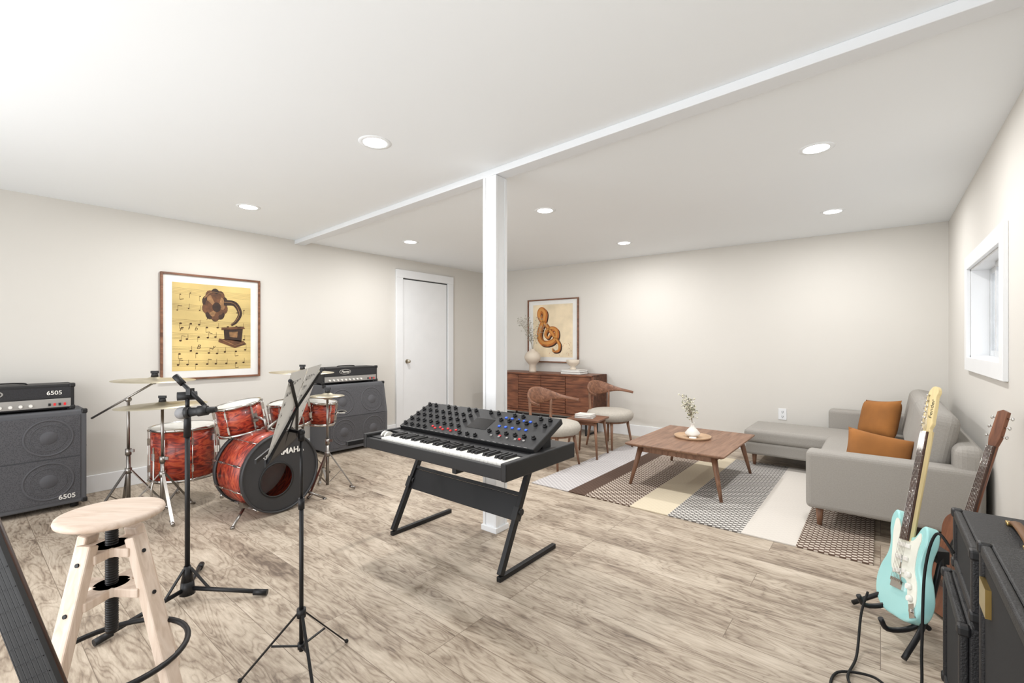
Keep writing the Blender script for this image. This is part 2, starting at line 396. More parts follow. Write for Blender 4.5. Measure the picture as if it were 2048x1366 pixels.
B().bb(-0.038, 0.038, -0.006, 0, -0.06, 0.06).obj('cover_plate', M_white, o, bevel=0.002)
for zz in (0.025, -0.025):
    B().bb(-0.006, -0.003, -0.008, -0.006, zz-0.008, zz+0.008).bb(0.006, 0.009, -0.008, -0.006, zz-0.008, zz+0.008).cyl((0.001, -0.0085, zz-0.013), (0.001, -0.006, zz-0.013), 0.003, seg=8).obj('socket', M_gap, o)
def downlight(p):
    o = T('recessed_light', 'round white recessed ceiling light, switched on', 'ceiling light', p, 0, 'recessed ceiling lights')
    B().lathe([(0.088, 0), (0.087, -0.002), (0.066, -0.004), (0.062, -0.002), (0.062, 0)], seg=40).obj('trim_ring', M_ceil, o)
    B().cyl((0, 0, -0.0035), (0, 0, -0.0005), 0.062, seg=40).obj('lens', M_lens, o, label='glowing round lens')
    la = bpy.data.lights.new('downlight_lamp', 'AREA'); la.shape = 'DISK'; la.size = 0.12; la.energy = 16; la.color = (1.0, 0.99, 0.98)
    lo = bpy.data.objects.new('lamp', la); COL.objects.link(lo); lo.parent = o; lo.location = (0, 0, -0.006)
for (u, v) in ((750, 285), (497, 414), (821, 484), (1090, 421), (1248, 486), (1632, 297), (1665, 423)):
    Y = (HT-HC)*F/(HY-v); downlight(UY(u, Y, HT))

# ---------------------------------------------------------------- pictures
def picture(label, loc, rot, w, h, art):
    o = T('framed_picture', label, 'picture', loc, rot)
    f = 0.018; d = 0.03
    b = B().bb(-w/2, -w/2+f, -d, 0, -h/2, h/2).bb(w/2-f, w/2, -d, 0, -h/2, h/2).bb(-w/2+f, w/2-f, -d, 0, h/2-f, h/2).bb(-w/2+f, w/2-f, -d, 0, -h/2, -h/2+f)
    b.obj('frame', M_walnut, o, bevel=0.002)
    B().bb(-w/2+f, w/2-f, -0.012, -0.001, -h/2+f, h/2-f).obj('mat_board', M_paper, o)
    art(o, w, h); return o
PR = Matrix(((1, 0, 0, 0), (0, 0, 1, 0), (0, 1, 0, 0), (0, 0, 0, 1)))
def PM(depth): return Matrix.Translation((0, -depth, 0)) @ PR
M_sheet = mat('aged_sheet_music', (200, 177, 118), 0.8, var=0.18, scale=1.8)
M_ink2 = mat('sepia_ink', (78, 56, 32), 0.8)
Mg1 = mat('gramophone_dark', (46, 28, 18), 0.6, var=0.35, scale=22)
Mg2 = mat('gramophone_mid', (84, 54, 33), 0.6, var=0.4, scale=22)
Mg3 = mat('gramophone_light', (128, 95, 62), 0.6, var=0.3, scale=22)
def art1(o, w, h):
    aw, ah = w*0.79, h*0.83
    b = B(); b.m = 0; b.bb(-aw/2, aw/2, -0.0135, -0.012, -ah/2, ah/2)
    m = PM(0.0142); X = lambda u: (u-0.5)*aw; Z = lambda v: (v-0.5)*ah
    b.m = 1
    for gi, g in enumerate((0.92, 0.74, 0.565, 0.41, 0.255, 0.10)):
        for k in range(5):
            z = g-k*0.016
            b.ribbon([(X(0.0), Z(z+0.02)), (X(0.5), Z(z+0.004)), (X(1.0), Z(z))], 0.0014 if gi > 1 else 0.001, m)
        random.seed(gi+20)
        for k in range(8 if gi else 5):
            u = 0.05+k*0.118+random.random()*0.05; vv = g-0.02-random.random()*0.05
            if vv < 0.07: vv = 0.07
            rr = 0.008 if gi > 1 else 0.005
            c = (X(min(u, 0.94)), Z(vv))
            b.flat([(c[0]+rr*1.3*cos(a*pi/5), c[1]+rr*sin(a*pi/5)) for a in range(10)], m)
            up = 1 if random.random() > 0.4 else -1
            if gi == 0: up = -1
            b.ribbon([(c[0]+rr*up, c[1]), (c[0]+rr*up, c[1]+0.045*up)], 0.0024, m)
            if k % 3 == 0: b.ribbon([(c[0]+rr*up, c[1]+0.045*up), (c[0]+rr*up+0.03, c[1]+0.04*up)], 0.005, m)
    m = PM(0.0150)
    hc = (X(0.52), Z(0.765)); n = 10
    def petal(r0, r1, mi, mt, ph=0.0, ox=0, oy=0):
        for k in range(n):
            a0 = 2*pi*k/n+ph; a1 = 2*pi*(k+1)/n+ph
            b.m = mi[k % len(mi)]
            P1 = []; P2 = []
            for j in range(5):
                a = a0+(a1-a0)*j/4; r = r1*(0.93+0.1*sin(pi*j/4))
                P1.append((hc[0]+r*0.86*cos(a), hc[1]+r*1.22*sin(a))); P2.append((hc[0]+ox+r0*0.86*cos(a), hc[1]+oy+r0*1.1*sin(a)))
            b.flat(P1+P2[::-1], mt)
    petal(0.085, 0.125, (2, 3), m)
    petal(0.035, 0.092, (4, 3, 3), PM(0.0153), 0.2, 0.012, -0.02)
    m = PM(0.0156); b.m = 2
    b.flat([(hc[0]+0.012+0.036*cos(a*pi/8), hc[1]-0.02+0.046*sin(a*pi/8)) for a in range(16)], m)
    b.m = 4; b.ribbon(catmull([(hc[0]-0.09, hc[1]+0.06), (hc[0]-0.03, hc[1]+0.12), (hc[0]+0.06, hc[1]+0.11)], 5), 0.006, m)
    b.m = 2
    cv = catmull([(hc[0]+0.075, hc[1]+0.03), (X(0.78), Z(0.79)), (X(0.85), Z(0.68)), (X(0.80), Z(0.58)), (X(0.73), Z(0.53))], 6)
    b.ribbon(cv, [0.055-0.0014*i for i in range(len(cv))], m)
    b.m = 4; b.ribbon([(v[0]-0.006, v[1]+0.003) for v in cv], 0.005, PM(0.0158))
    b.m = 3; m = PM(0.0160)
    b.flat([(X(0.60), Z(0.50)), (X(0.90), Z(0.52)), (X(0.92), Z(0.49)), (X(0.60), Z(0.47))], m)
    b.m = 2; b.flat([(X(0.63), Z(0.475)), (X(0.89), Z(0.49)), (X(0.87), Z(0.33)), (X(0.64), Z(0.36))], m)
    b.m = 3; b.flat([(X(0.57), Z(0.37)), (X(0.90), Z(0.34)), (X(0.94), Z(0.30)), (X(0.78), Z(0.255)), (X(0.56), Z(0.33))], m)
    m = PM(0.0165); b.m = 4
    b.flat([(X(0.70), Z(0.45)), (X(0.82), Z(0.455)), (X(0.81), Z(0.38)), (X(0.71), Z(0.39))], m)
    b.ribbon([(X(0.6), Z(0.36)), (X(0.78), Z(0.285)), (X(0.91), Z(0.32))], 0.006, m)
    b.obj('art_print', [M_sheet, M_ink2, Mg1, Mg2, Mg3], o, label='sepia print of a gramophone over sheet music')
    for (c, u, v, sz) in (('F', 0.10, 0.47, 0.055), ('i', 0.19, 0.49, 0.05), ('b', 0.28, 0.48, 0.05), ('B', 0.31, 0.27, 0.055), ('y', 0.50, 0.27, 0.05), ('F', 0.42, 0.60, 0.04)):
        text('lettering', c, sz, M_ink2, o, (X(u), -0.0145, Z(v)), (pi/2, 0, 0), 0.0002, shear=0.3)
picture('walnut framed print of a gramophone over sheet music', (XL, 1.564, 1.342), pi/2, 0.82, 0.96, art1)
M_cream = mat('cream_print', (228, 212, 182), 0.8, var=0.09, scale=4)
Mc1 = mat('clef_brown', (160, 94, 38), 0.6, var=0.35, scale=9)
Mc2 = mat('clef_shadow', (56, 32, 20), 0.8)
Mc3 = mat('clef_light', (204, 142, 70), 0.6)
def art2(o, w, h):
    aw, ah = w*0.78, h*0.83
    b = B(); b.bb(-aw/2, aw/2, -0.0135, -0.012, -ah/2, ah/2)
    P = [(.02, -.02), (-.12, -.08), (-.16, .08), (-.03, .22), (.17, .17), (.27, -.02), (.17, -.25), (-.08, -.33), (-.35, -.17), (-.40, .12), (-.24, .42), (.03, .68), (.16, .92), (.10, 1.12), (-.02, 1.06), (-.08, .82), (.02, .4), (.12, -.2), (.16, -.58), (.04, -.78), (-.14, -.70), (-.12, -.58)]
    a = radians(28); s = 0.385
    Q = [((x*1.15*cos(a)-y*0.9*sin(a))*s-0.04, (x*1.15*sin(a)+y*0.9*cos(a))*s-0.055) for x, y in P]
    cv = catmull([Vector((q[0], q[1], 0)) for q in Q], 7); n = len(cv)
    ws = [0.026+0.064*sin(pi*min(1, i/n*1.05)) for i in range(n)]
    random.seed(4); b.m = 1
    for k in range(70):
        x = random.uniform(-aw*0.1, aw*0.47); z = random.uniform(-ah*0.48, -ah*0.22); r = random.uniform(0.002, 0.005)
        b.flat([(x+r*cos(t*pi/3), z+r*sin(t*pi/3)) for t in range(6)], PM(0.0138))
    b.m = 2; b.ribbon([(v.x+0.018, v.y-0.016) for v in cv], ws, PM(0.0140))
    b.m = 1; b.ribbon([(v.x, v.y) for v in cv], ws, PM(0.0150))
    b.m = 3; b.ribbon([(v.x-0.006, v.y+0.006) for v in cv], [k*0.45 for k in ws], PM(0.0156))
    b.obj('art_print', [M_cream, Mc1, Mc2, Mc3], o, label='print of a brown wooden treble clef on cream')
picture('walnut framed print of a brown treble clef', (-3.685, yb(-3.685)-0.001, 1.37), BA, 0.85, 0.92, art2)

# ---------------------------------------------------------------- amplifiers (grey)
def grey_cab(label, loc, rot, w, d, h, angled, letter=True):
    o = T('speaker_cabinet', label, 'speaker cabinet', loc, rot)
    zb = 0.035; zm = h*0.53; xs = d/2-0.07*angled
    prof = [(-d/2, zb), (d/2, zb), (d/2, zm), (xs, h), (-d/2, h)]
    mt = Matrix(((1, 0, 0, 0), (0, 0, 1, 0), (0, 1, 0, 0), (0, 0, 0, 1)))
    B().prism(prof, -w/2, w/2, mt).obj('cabinet_body', M_tolexg, o, bevel=0.012, seg=3)
    e = 0.035
    for k in (0, 1):
        z0, z1 = (zb+e, zm-0.004) if k == 0 else (zm+0.004, h-e)
        p0 = Vector((d/2, 0, zb)) if k == 0 else Vector((d/2, 0, zm)); p1 = Vector((d/2, 0, zm)) if k == 0 else Vector((xs, 0, h))
        dr = (p1-p0).normalized(); tl = atan2(-dr.x, dr.z)
        ln = (z1-z0)/dr.z; c = p0+dr*((z0+z1)/2-p0.z)/dr.z
        R = (0, -tl, 0); nrm = Vector((dr.z, 0, -dr.x))
        g = B().box((0, 0, 0), (0.008, w-2*e, ln)).obj('grille', M_grillg, o, loc=c+nrm*0.003, rot=R)
        for sy in (-1, 1):
            M90 = Euler((0, pi/2, 0)).to_matrix().to_4x4()
            rr = min(ln, w/2)*0.44
            b2 = B()
            def ring(r1, r2, z): b2.lathe([(r1, z), (r1, z+0.003), (r2, z+0.003), (r2, z)], seg=36)
            ring(rr, rr-0.012, 0); ring(rr*0.72, rr*0.69, 0); b2.lathe([(rr*0.36, 0), (rr*0.3, 0.006), (0.001, 0.009)], seg=30)
            for v in b2.bm.verts: v.co = M90 @ v.co
            b2.obj('speaker', M_speaker, g, loc=(0.003, sy*(w/4-0.008), 0))
    for sy in (-1, 1):
        for (x, z) in ((d/2, zb), (xs, h)):
            B().box((x-0.012, sy*(w/2-0.012), z+(0.012 if z == zb else -0.012)), (0.034, 0.034, 0.034)).obj('corner_protector', M_blackp, o, bevel=0.008)
        for sx in (-1, 1):
            B().cyl((sx*(d/2-0.06), sy*(w/2-0.06), 0), (sx*(d/2-0.06), sy*(w/2-0.06), zb+0.002), 0.024).obj('foot', M_rubber, o)
    B().box((0.0, w/2+0.001, h*0.6), (0.16, 0.006, 0.07)).box((0, w/2+0.008, h*0.6), (0.11, 0.012, 0.02)).obj('side_handle', M_blackp, o, bevel=0.003)
    badge(o, (d/2+0.008-(0.014*angled), -w*0.5+0.16, zm+0.05), 0.075)
    if letter: text('model_lettering', '6505', 0.045, M_ivory, o, (d/2+0.009, w/2-0.105, zb+0.06), (pi/2, 0, pi/2), bold=0.0006)
    return o
def badge(o, loc, r):
    pts = [(r*cos(t*pi/16), r*0.42*sin(t*pi/16)) for t in range(32)]
    mt = Matrix(((0, 0, 1, 0), (1, 0, 0, 0), (0, 1, 0, 0), (0, 0, 0, 1)))
    b = B().prism(pts, 0, 0.003, mt); b.m = 1; b.prism([(p[0]*0.88, p[1]*0.80) for p in pts], 0.003, 0.0045, mt)
    g = b.obj('badge', [M_silver, M_tolexb], o, loc=loc, label='oval silver script badge')
    text('badge_lettering', 'Peavey', r*0.5, M_ivory, g, (0.005, 0, 0), (pi/2, 0, pi/2), shear=0.4, bold=0.0004)
M_vent = mat('dark_vent', (38, 38, 41), 0.7, var=0.2, scale=150)
def grey_head(label, loc, rot, w, d, h, letter=True):
    o = T('amplifier_head', label, 'amplifier', loc, rot)
    B().bb(-d/2, d/2, -w/2, w/2, 0.012, h).obj('case', M_blackp, o, bevel=0.01, seg=3)
    B().bb(d/2-0.002, d/2+0.003, -w/2+0.02, w/2-0.02, h*0.5, h-0.022).obj('vent_grille', M_vent, o)
    B().bb(d/2-0.002, d/2+0.004, -w/2+0.02, w/2-0.02, 0.026, h*0.46).obj('control_panel', M_silver, o, bevel=0.001)
    kn = B().cyl((0, 0, 0), (0.018, 0, 0), 0.011, 0.009, 14).mesh('knob', M_ivory)
    for i in range(9):
        k = mkobj('knob', kn, o, loc=(d/2+0.004, -w/2+0.075+i*(w-0.25)/9, h*0.25))
    for i in range(4):
        B().bb(0, 0.008, -0.006, 0.006, -0.009, 0.009).obj('switch', M_red if i % 2 else M_blackp, o, loc=(d/2+0.004, w/2-0.13+0.026*i, h*0.25))
    for sy in (-1, 1):
        for z in (0.02, h-0.01):
            B().box((d/2-0.012, sy*(w/2-0.012), z), (0.034, 0.034, 0.03)).obj('corner_protector', M_blackp, o, bevel=0.007)
        for sx in (-1, 1):
            B().cyl((sx*(d/2-0.04), sy*(w/2-0.05), 0), (sx*(d/2-0.04), sy*(w/2-0.05), 0.014), 0.016).obj('foot', M_rubber, o)
    B().tube(catmull([(0, -0.11, h), (0, -0.09, h+0.010), (0, 0, h+0.013), (0, 0.09, h+0.010), (0, 0.11, h)], 4), 0.008, sy=0.6).obj('handle', M_rubber, o)
    badge(o, (d/2+0.004, -0.08, h*0.73), 0.07)
    if letter: text('model_lettering', '6505', 0.040, M_ivory, o, (d/2+0.0045, w/2-0.105, h*0.68), (pi/2, 0, pi/2), bold=0.0004)
    return o
grey_cab('grey speaker cabinet with mesh grille beneath an amplifier head', (-4.71, 0.255, 0), 0, 0.76, 0.32, 0.71, 0)
grey_head('black amplifier head with silver control panel on a grey cabinet', (-4.71, 0.235, 0.71), 0, 0.68, 0.23, 0.19)
grey_cab('grey angled speaker cabinet with mesh grille behind the drums', (-4.70, 2.87, 0), 0, 0.76, 0.36, 0.74, 1, letter=False)
grey_head('black amplifier head with silver control panel behind the drums', (-4.75, 2.85, 0.74), 0, 0.68, 0.22, 0.185, letter=False)

# ---------------------------------------------------------------- drums
def drum(name, label, loc, rot, r, d, lugs=8, heads=(M_head, M_head), group=None, port=False, hoopm=None, cat='drum'):
    o = T(name, label, cat, loc, rot, group); hoopm = hoopm or M_chrome
    B().lathe([(r-0.006, -d/2), (r, -d/2), (r, d/2), (r-0.006, d/2), (r-0.006, -d/2)], seg=48).obj('shell', M_drum, o, label='red swirl lacquered shell')
    hh = 0.02 if not port else 0.035
    for sg in (-1, 1):
        z0, z1 = (d/2-hh*0.4, d/2+hh*0.6) if sg > 0 else (-d/2-hh*0.6, -d/2+hh*0.4)
        B().lathe([(r+0.002, z0), (r+0.012, z0), (r+0.012, z1), (r+0.002, z1), (r+0.002, z0)], seg=48).obj('hoop', hoopm, o)
        z = sg*(d/2+hh*0.25)
        if port and sg > 0:
            hr = 0.115; hx, hy_ = -0.035, -0.045
            b = B(); n = 48
            out = [Vector((r*cos(2*pi*i/n), r*sin(2*pi*i/n), z)) for i in range(n)]
            inn = [Vector((hx+hr*cos(2*pi*i/n), hy_+hr*sin(2*pi*i/n), z)) for i in range(n)]
            b.loft([out, inn], cap=False, smooth=False); b.obj('drum_head', heads[1], o, label='black front head with a round port')
            B().lathe([(hr-0.004, -0.003), (hr+0.008, -0.003), (hr+0.008, 0.003), (hr-0.004, 0.003), (hr-0.004, -0.003)], seg=40).obj('port_ring', M_blackp, o, loc=(hx, hy_, z+0.002))
        else:
            B().cyl((0, 0, z-0.001), (0, 0, z+0.001), r, seg=48).obj('drum_head', heads[0 if sg < 0 else 1], o)
    b = B(); b.cyl((0, 0, -d/2), (0, 0, d/2), 0.003, seg=8)
    for s_ in (-1, 1):
        b.box((-0.004, 0, s_*d*0.27), (0.018, 0.014, min(0.05, d*0.25))); b.box((0, 0, s_*d/2), (0.012, 0.014, 0.012))
    me = b.mesh('tension_lug', M_chrome)
    for i in range(lugs):
        a = 2*pi*(i+0.5)/lugs
        mkobj('tension_lug', me, o, loc=((r+0.014)*cos(a), (r+0.014)*sin(a), 0), rot=(0, 0, a))
    return o
n2 = C(.835, -.55).normalized(); n2.z = 0; rt = Vector((-n2.y, n2.x, 0)); up = Vector((0, 0, 1))
FC = C(-1.635, 3.22); BR = 0.265; BD = 0.36
bc = FC - n2*(BD/2); bc.z = BR+0.02
bass = drum('bass_drum', 'large red swirl bass drum with black front head and chrome spurs', bc, frame_rot(rt, up, n2), BR, BD, 10, (M_head, M_headb), port=True, hoopm=M_headb)
text('front_lettering', 'YAMAHA', 0.056, M_ivory, bass, (0.048, 0.140, BD/2+0.0125), (0, 0, 0), bold=0.0014)
B().lathe([(0.026, 0), (0.026, 0.001), (0.023, 0.001), (0.023, 0)], seg=28).box((0, 0, 0.0005), (0.004, 0.042, 0.001)).box((0, 0, 0.0005), (0.004, 0.042, 0.001), (0, 0, pi/3)).box((0, 0, 0.0005), (0.004, 0.042, 0.001), (0, 0, -pi/3)).obj('emblem', M_ivory, bass, loc=(-0.110, 0.140, BD/2+0.012), label='round emblem of crossed tuning forks')
for sg in (-1, 1):
    B().cyl((sg*0.2, -0.19, 0.10), (sg*0.33, -BR-0.010, 0.20), 0.009).cyl((sg*0.33, -BR-0.010, 0.20), (sg*0.335, -BR-0.02, 0.204), 0.013).box((sg*0.205, -0.185, 0.1), (0.05, 0.04, 0.05)).obj('spur', M_chromed, bass)
ft = drum('floor_tom', 'red swirl floor tom on chrome legs', C(-2.483, 3.45, 0.385), radians(20), 0.205, 0.36, 8)
for k in range(3):
    a = 2*pi*k/3+0.6; c, s_ = cos(a), sin(a)
    B().tube([(0.23*c, 0.23*s_, 0.07), (0.23*c, 0.23*s_, -0.16), (0.245*c, 0.245*s_, -0.22), (0.25*c, 0.25*s_, -0.37)], 0.007).cyl((0.25*c, 0.25*s_, -0.385), (0.25*c, 0.25*s_, -0.35), 0.013).box((0.22*c, 0.22*s_, 0), (0.03, 0.03, 0.05), (0, 0, a)).obj('leg', M_chrome, ft)
def tomrot(tx, ty): return Euler((tx, ty, TH))
for (u, v, Y, r, d, lb, tl) in ((481, 835, 3.42, 0.150, 0.20, 'red swirl rack tom mounted above the bass drum', (0.12, -0.14)), (580, 826, 3.70, 0.14, 0.18, 'red swirl rack tom behind the music stand', (0.1, -0.1)), (638, 824, 3.97, 0.13, 0.18, 'small red swirl tom beside the crash cymbal', (0.0, 0.10))):
    p = UY(u, Y, HC-(v-HY)/F*Y)
    o = drum('rack_tom', lb, p, tomrot(*tl), r, d, 6, group=None)
    tgt = Vector((bc.x, bc.y, bc.z+BR)) if Y < 3.9 else Vector((C(-1.83, 4.0).x, C(-1.83, 4.0).y, p.z-0.1))
    inv = (Matrix.Translation(p) @ tomrot(*tl).to_matrix().to_4x4()).inverted()
    lt = inv @ tgt
    dirv = Vector((lt.x, lt.y, 0)).normalized(); st = dirv*(r+0.005)
    B().box(st, (0.03, 0.04, 0.06), (0, 0, atan2(dirv.y, dirv.x))).tube([st, st+dirv*0.05, Vector((lt.x, lt.y, -0.02)) if (Vector((lt.x, lt.y, 0)).length > r+0.06) else st+dirv*0.07, lt], 0.010).obj('mount_arm', M_chromed, o)
def tripod(b, hubz, R, r=0.008, a0=0.0, rz=0.02, brace=True, c=(0, 0)):
    for k in range(3):
        a = a0+2*pi*k/3; ca, sa = cos(a), sin(a)
        f = (c[0]+R*ca, c[1]+R*sa, rz); h = (c[0]+0.018*ca, c[1]+0.018*sa, hubz)
        b.beam(h, f, 0.018, 0.006)
        b.cyl((f[0]-0.03*ca, f[1]-0.03*sa, rz+0.01), (f[0]+0.015*ca, f[1]+0.015*sa, rz-0.008), 0.011)
        if brace:
            m_ = (c[0]+R*0.5*ca, c[1]+R*0.5*sa, (hubz+rz)/2)
            b.beam((c[0]+0.018*ca, c[1]+0.018*sa, max(0.06, hubz*0.25)), m_, 0.014, 0.005)
def cym_stand(label, loc, rot, ph, topo, cr, tilt=(0.05, 0.05), R=0.24, a0=0.3, name='cymbal_stand', hat=False, tail=None):
    o = T(name, label, 'cymbal stand', loc, rot, None)
    b = B(); tripod(b, 0.30, R, a0=a0)
    b.obj('tripod_base', M_chromed, o)
    b = B(); b.cyl((0, 0, 0.05), (0, 0, ph*0.55), 0.0125).cyl((0, 0, ph*0.55), (0, 0, ph), 0.009)
    b.cyl((0, 0, ph*0.55-0.03), (0, 0, ph*0.55+0.015), 0.018).cyl((0, 0, 0.28), (0, 0, 0.32), 0.02)
    b.box((0.025, 0, ph*0.55), (0.03, 0.008, 0.02))
    tp = Vector(topo)
    if (Vector((tp.x, tp.y)).length > 0.01):
        b.sph((0, 0, ph), 0.02); tl = tail or ((Vector((0, 0, ph))-tp)*0.6+Vector((0, 0, ph)))
        b.cyl(tl, (tp.x, tp.y, tp.z-0.03), 0.007)
        b.sph((tp.x, tp.y, tp.z-0.03), 0.014)
    b.cyl((tp.x, tp.y, tp.z-0.03), (tp.x, tp.y, tp.z+0.035), 0.005)
    b.obj('pole', M_chromed, o)
    B().cyl((tp.x, tp.y, tp.z+0.010), (tp.x, tp.y, tp.z+0.034), 0.022, 0.018).box((tp.x, tp.y, tp.z+0.042), (0.05, 0.012, 0.018)).obj('wing_nut', M_blackp, o)
    pr = [(0.005, 0.010), (0.02, 0.010), (0.035, 0.003), (0.045, -0.003), (cr*0.6, -0.009), (cr, -0.016), (cr, -0.017), (cr*0.6, -0.010), (0.045, -0.004), (0.02, 0.009), (0.005, 0.009)]
    B().lathe(pr, seg=56).obj('cymbal', M_cym, o, loc=tp, rot=(tilt[0], tilt[1], 0), label='round bronze cymbal')
    if hat: B().lathe([(r, -z-0.035) for r, z in pr], seg=56).obj('cymbal', M_cym, o, loc=tp, label='lower bronze hi-hat cymbal')
    return o
cym_stand('chrome boom stand holding a high bronze cymbal over the floor tom', UY(257, 3.2), TH, 0.80, (0.185, 0.0, 0.95), 0.24, (0.0, 0.03), tail=Vector((-0.24, -0.02, 0.67)))
cym_stand('chrome straight stand holding a low bronze cymbal beside the floor tom', UY(325, 3.12), TH, 0.74, (0, 0, 0.785), 0.26, (0.0, -0.02), a0=1.4)
cym_stand('chrome stand holding a bronze crash cymbal above the rack toms', UY(605, 3.98), TH, 0.90, (0, 0, 0.955), 0.26, (0.0, 0.03), a0=0.9)
cym_stand('chrome hi-hat stand with a pair of bronze cymbals', UY(655, 3.68), TH, 0.74, (0, 0, 0.785), 0.13, (0.0, 0.02), a0=0.2, name='hi_hat_stand', hat=True, R=0.2)
o = T('bass_drum_pedal', 'chrome kick pedal behind the bass drum', 'drum pedal', bc-n2*(BD/2+0.16)-Vector((0, 0, bc.z)), atan2(-n2.y, -n2.x))
B().bb(-0.10, 0.15, -0.045, 0.045, 0.0, 0.006).box((0.03, 0, 0.05), (0.22, 0.075, 0.008), (0, -0.3, 0)).obj('footboard', M_chromed, o)
B().cyl((-0.1, -0.05, 0), (-0.1, -0.05, 0.2), 0.008).cyl((-0.1, 0.05, 0), (-0.1, 0.05, 0.2), 0.008).cyl((-0.1, -0.05, 0.2), (-0.1, 0.05, 0.2), 0.008).cyl((-0.1, 0, 0.2), (-0.07, 0, 0.36), 0.004).sph((-0.07, 0, 0.36), 0.025).obj('beater', M_chrome, o)

# ---------------------------------------------------------------- microphone stand
MC = C(-1.512, 2.12)
o = T('microphone_stand', 'black boom microphone stand with folding tripod base', 'microphone stand', MC, TH)
ft_ = [(0.343, 0.034), (-0.13, -0.32), (-0.14, 0.30)]
b = B()
for fx, fy in ft_:
    l = sqrt(fx*fx+fy*fy); ux, uy = fx/l, fy/l
    b.cyl((0.02*ux, 0.02*uy, 0.055), (fx, fy, 0.02), 0.0095).cyl((fx-0.05*ux, fy-0.05*uy, 0.022), (fx+0.01*ux, fy+0.01*uy, 0.017), 0.014)
    b.beam((0.015*ux, 0.015*uy, 0.15), (fx*0.28, fy*0.28, 0.05), 0.012, 0.006)
b.cyl((0, 0, 0.03), (0, 0, 0.09), 0.032, 0.026).cyl((0, 0, 0.09), (0, 0, 0.16), 0.026, 0.014)
b.obj('tripod_base', M_black, o)
B().cyl((0, 0, 0.1), (0, 0, 0.86), 0.0105).cyl((0, 0, 0.76), (0, 0, 0.90), 0.016, 0.013).cyl((0, 0, 0.88), (0, 0, 0.945), 0.009).obj('pole', M_black, o)
k = 2.12/910
pt = lambda u, v, dy=0: Vector(((u-372)*k-0.006, dy, 1.2-(v-685)*k))
b = B().cyl(pt(360, 792, -0.02), pt(385, 792, 0.03), 0.020).cyl(pt(352, 754), pt(410, 812), 0.009).cyl(pt(350, 752), pt(366, 768), 0.014)
b.box(pt(380, 783), (0.02, 0.03, 0.03)).obj('boom_arm', M_black, o)
m1 = T('microphone', 'black handheld microphone with silver ball grille clipped on a stand', 'microphone', MC, TH)
g0 = pt(373, 824, -0.03); g1 = pt(435, 818, -0.01)
dv = (g1-g0).normalized()
B().sph(g0, 0.029).obj('grille', M_steelmesh, m1)
B().cyl(g0+dv*0.016, g0+dv*0.034, 0.026, 0.024).cyl(g0+dv*0.034, g1, 0.021, 0.013).obj('handle', M_blackp, m1)
B().cyl(g0+dv*0.07, g0+dv*0.11, 0.024, 0.022).beam(g0+dv*0.09, pt(408, 808), 0.014, 0.012).obj('clip', M_blackp, o)

# ---------------------------------------------------------------- music stand
SO = Vector((-0.772, 1.668)); o = T('music_stand', 'black folding wire music stand on a tripod', 'music stand', C(SO.x, SO.y), TH)
def loc_of(u, v, z=0.0):
    Y = (HC-z)*F/(v-HY); return Vector(((u-CX)/F*Y-SO.x, Y-SO.y, z))
fe = [loc_of(693, 1283, 0.008), loc_of(480, 1362, 0.008), loc_of(628, 1390, 0.008)]
b = B()
for f in fe:
    b.beam((f.x*0.06, f.y*0.06, 0.21), f, 0.010, 0.005); b.beam((f.x*0.06, f.y*0.06, 0.09), (f.x*0.5, f.y*0.5, 0.108), 0.008, 0.004); b.sph(f+Vector((0, 0, 0.002)), 0.008, seg=10)
b.cyl((0, 0, 0.195), (0, 0, 0.225), 0.016).cyl((0, 0, 0.08), (0, 0, 0.1), 0.013)
b.obj('tripod_base', M_black, o)
B().cyl((0, 0, 0.07), (0, 0, 0.62), 0.0075).cyl((0, 0, 0.6), (0, 0, 0.86), 0.0055).cyl((0, 0, 0.59), (0, 0, 0.63), 0.011).cyl((0, 0, 0.84), (0, 0, 0.87), 0.011).obj('pole', M_black, o)
def SL(X, Y, z): return Vector((X-SO.x, Y-SO.y, z))
BN, BF_, TN, TF = SL(-.814, 1.5, .80), SL(-.885, 1.86, .815), SL(-.735, 1.5, 1.08), SL(-.785, 1.88, 1.095)
def dk(a, c, off=0.0):
    p = BN.lerp(BF_, a).lerp(TN.lerp(TF, a), c); nn = (BF_-BN).cross(TN-BN).normalized(); return p+nn*off
sgn = 1 if ((BF_-BN).cross(TN-BN)).x > 0 else -1
b = B()
e = 0.005*sgn
for (p, q) in (((0, 0), (0.5, 0.55)), ((1, 0), (0.5, 0.55)), ((0.5, 0.55), (0.02, 0.98)), ((0.5, 0.55), (0.98, 0.98)), ((0.5, 0.0), (0.5, 0.6))):
    b.beam(dk(*p, e), dk(*q, e), 0.010, 0.003)
b.beam(dk(0, 0, 0), dk(1, 0, 0), 0.006, 0.024)
for a in (0, 1): b.sph(dk(a, 1-0.02, e), 0.007, seg=8)
b.beam(dk(0, 0, -0.03*sgn), dk(1, 0, -0.03*sgn), 0.006, 0.014)
b.prism([(0, 0), (1, 0), (0.62, 0.26), (0.38, 0.26)], 0, 1, Matrix((((BF_-BN).x, (TN-BN).x, 0.002, dk(0, 0, e).x), ((BF_-BN).y, (TN-BN).y, 0, dk(0, 0, e).y), ((BF_-BN).z, (TN-BN).z, 0.0, dk(0, 0, e).z), (0, 0, 0, 1))))
b.sph((0, 0, 0.87), 0.013)
b.beam((0, 0, 0.87), dk(0.5, 0.25, e), 0.010, 0.010)
b.obj('desk', M_black, o, label='open folding wire desk')
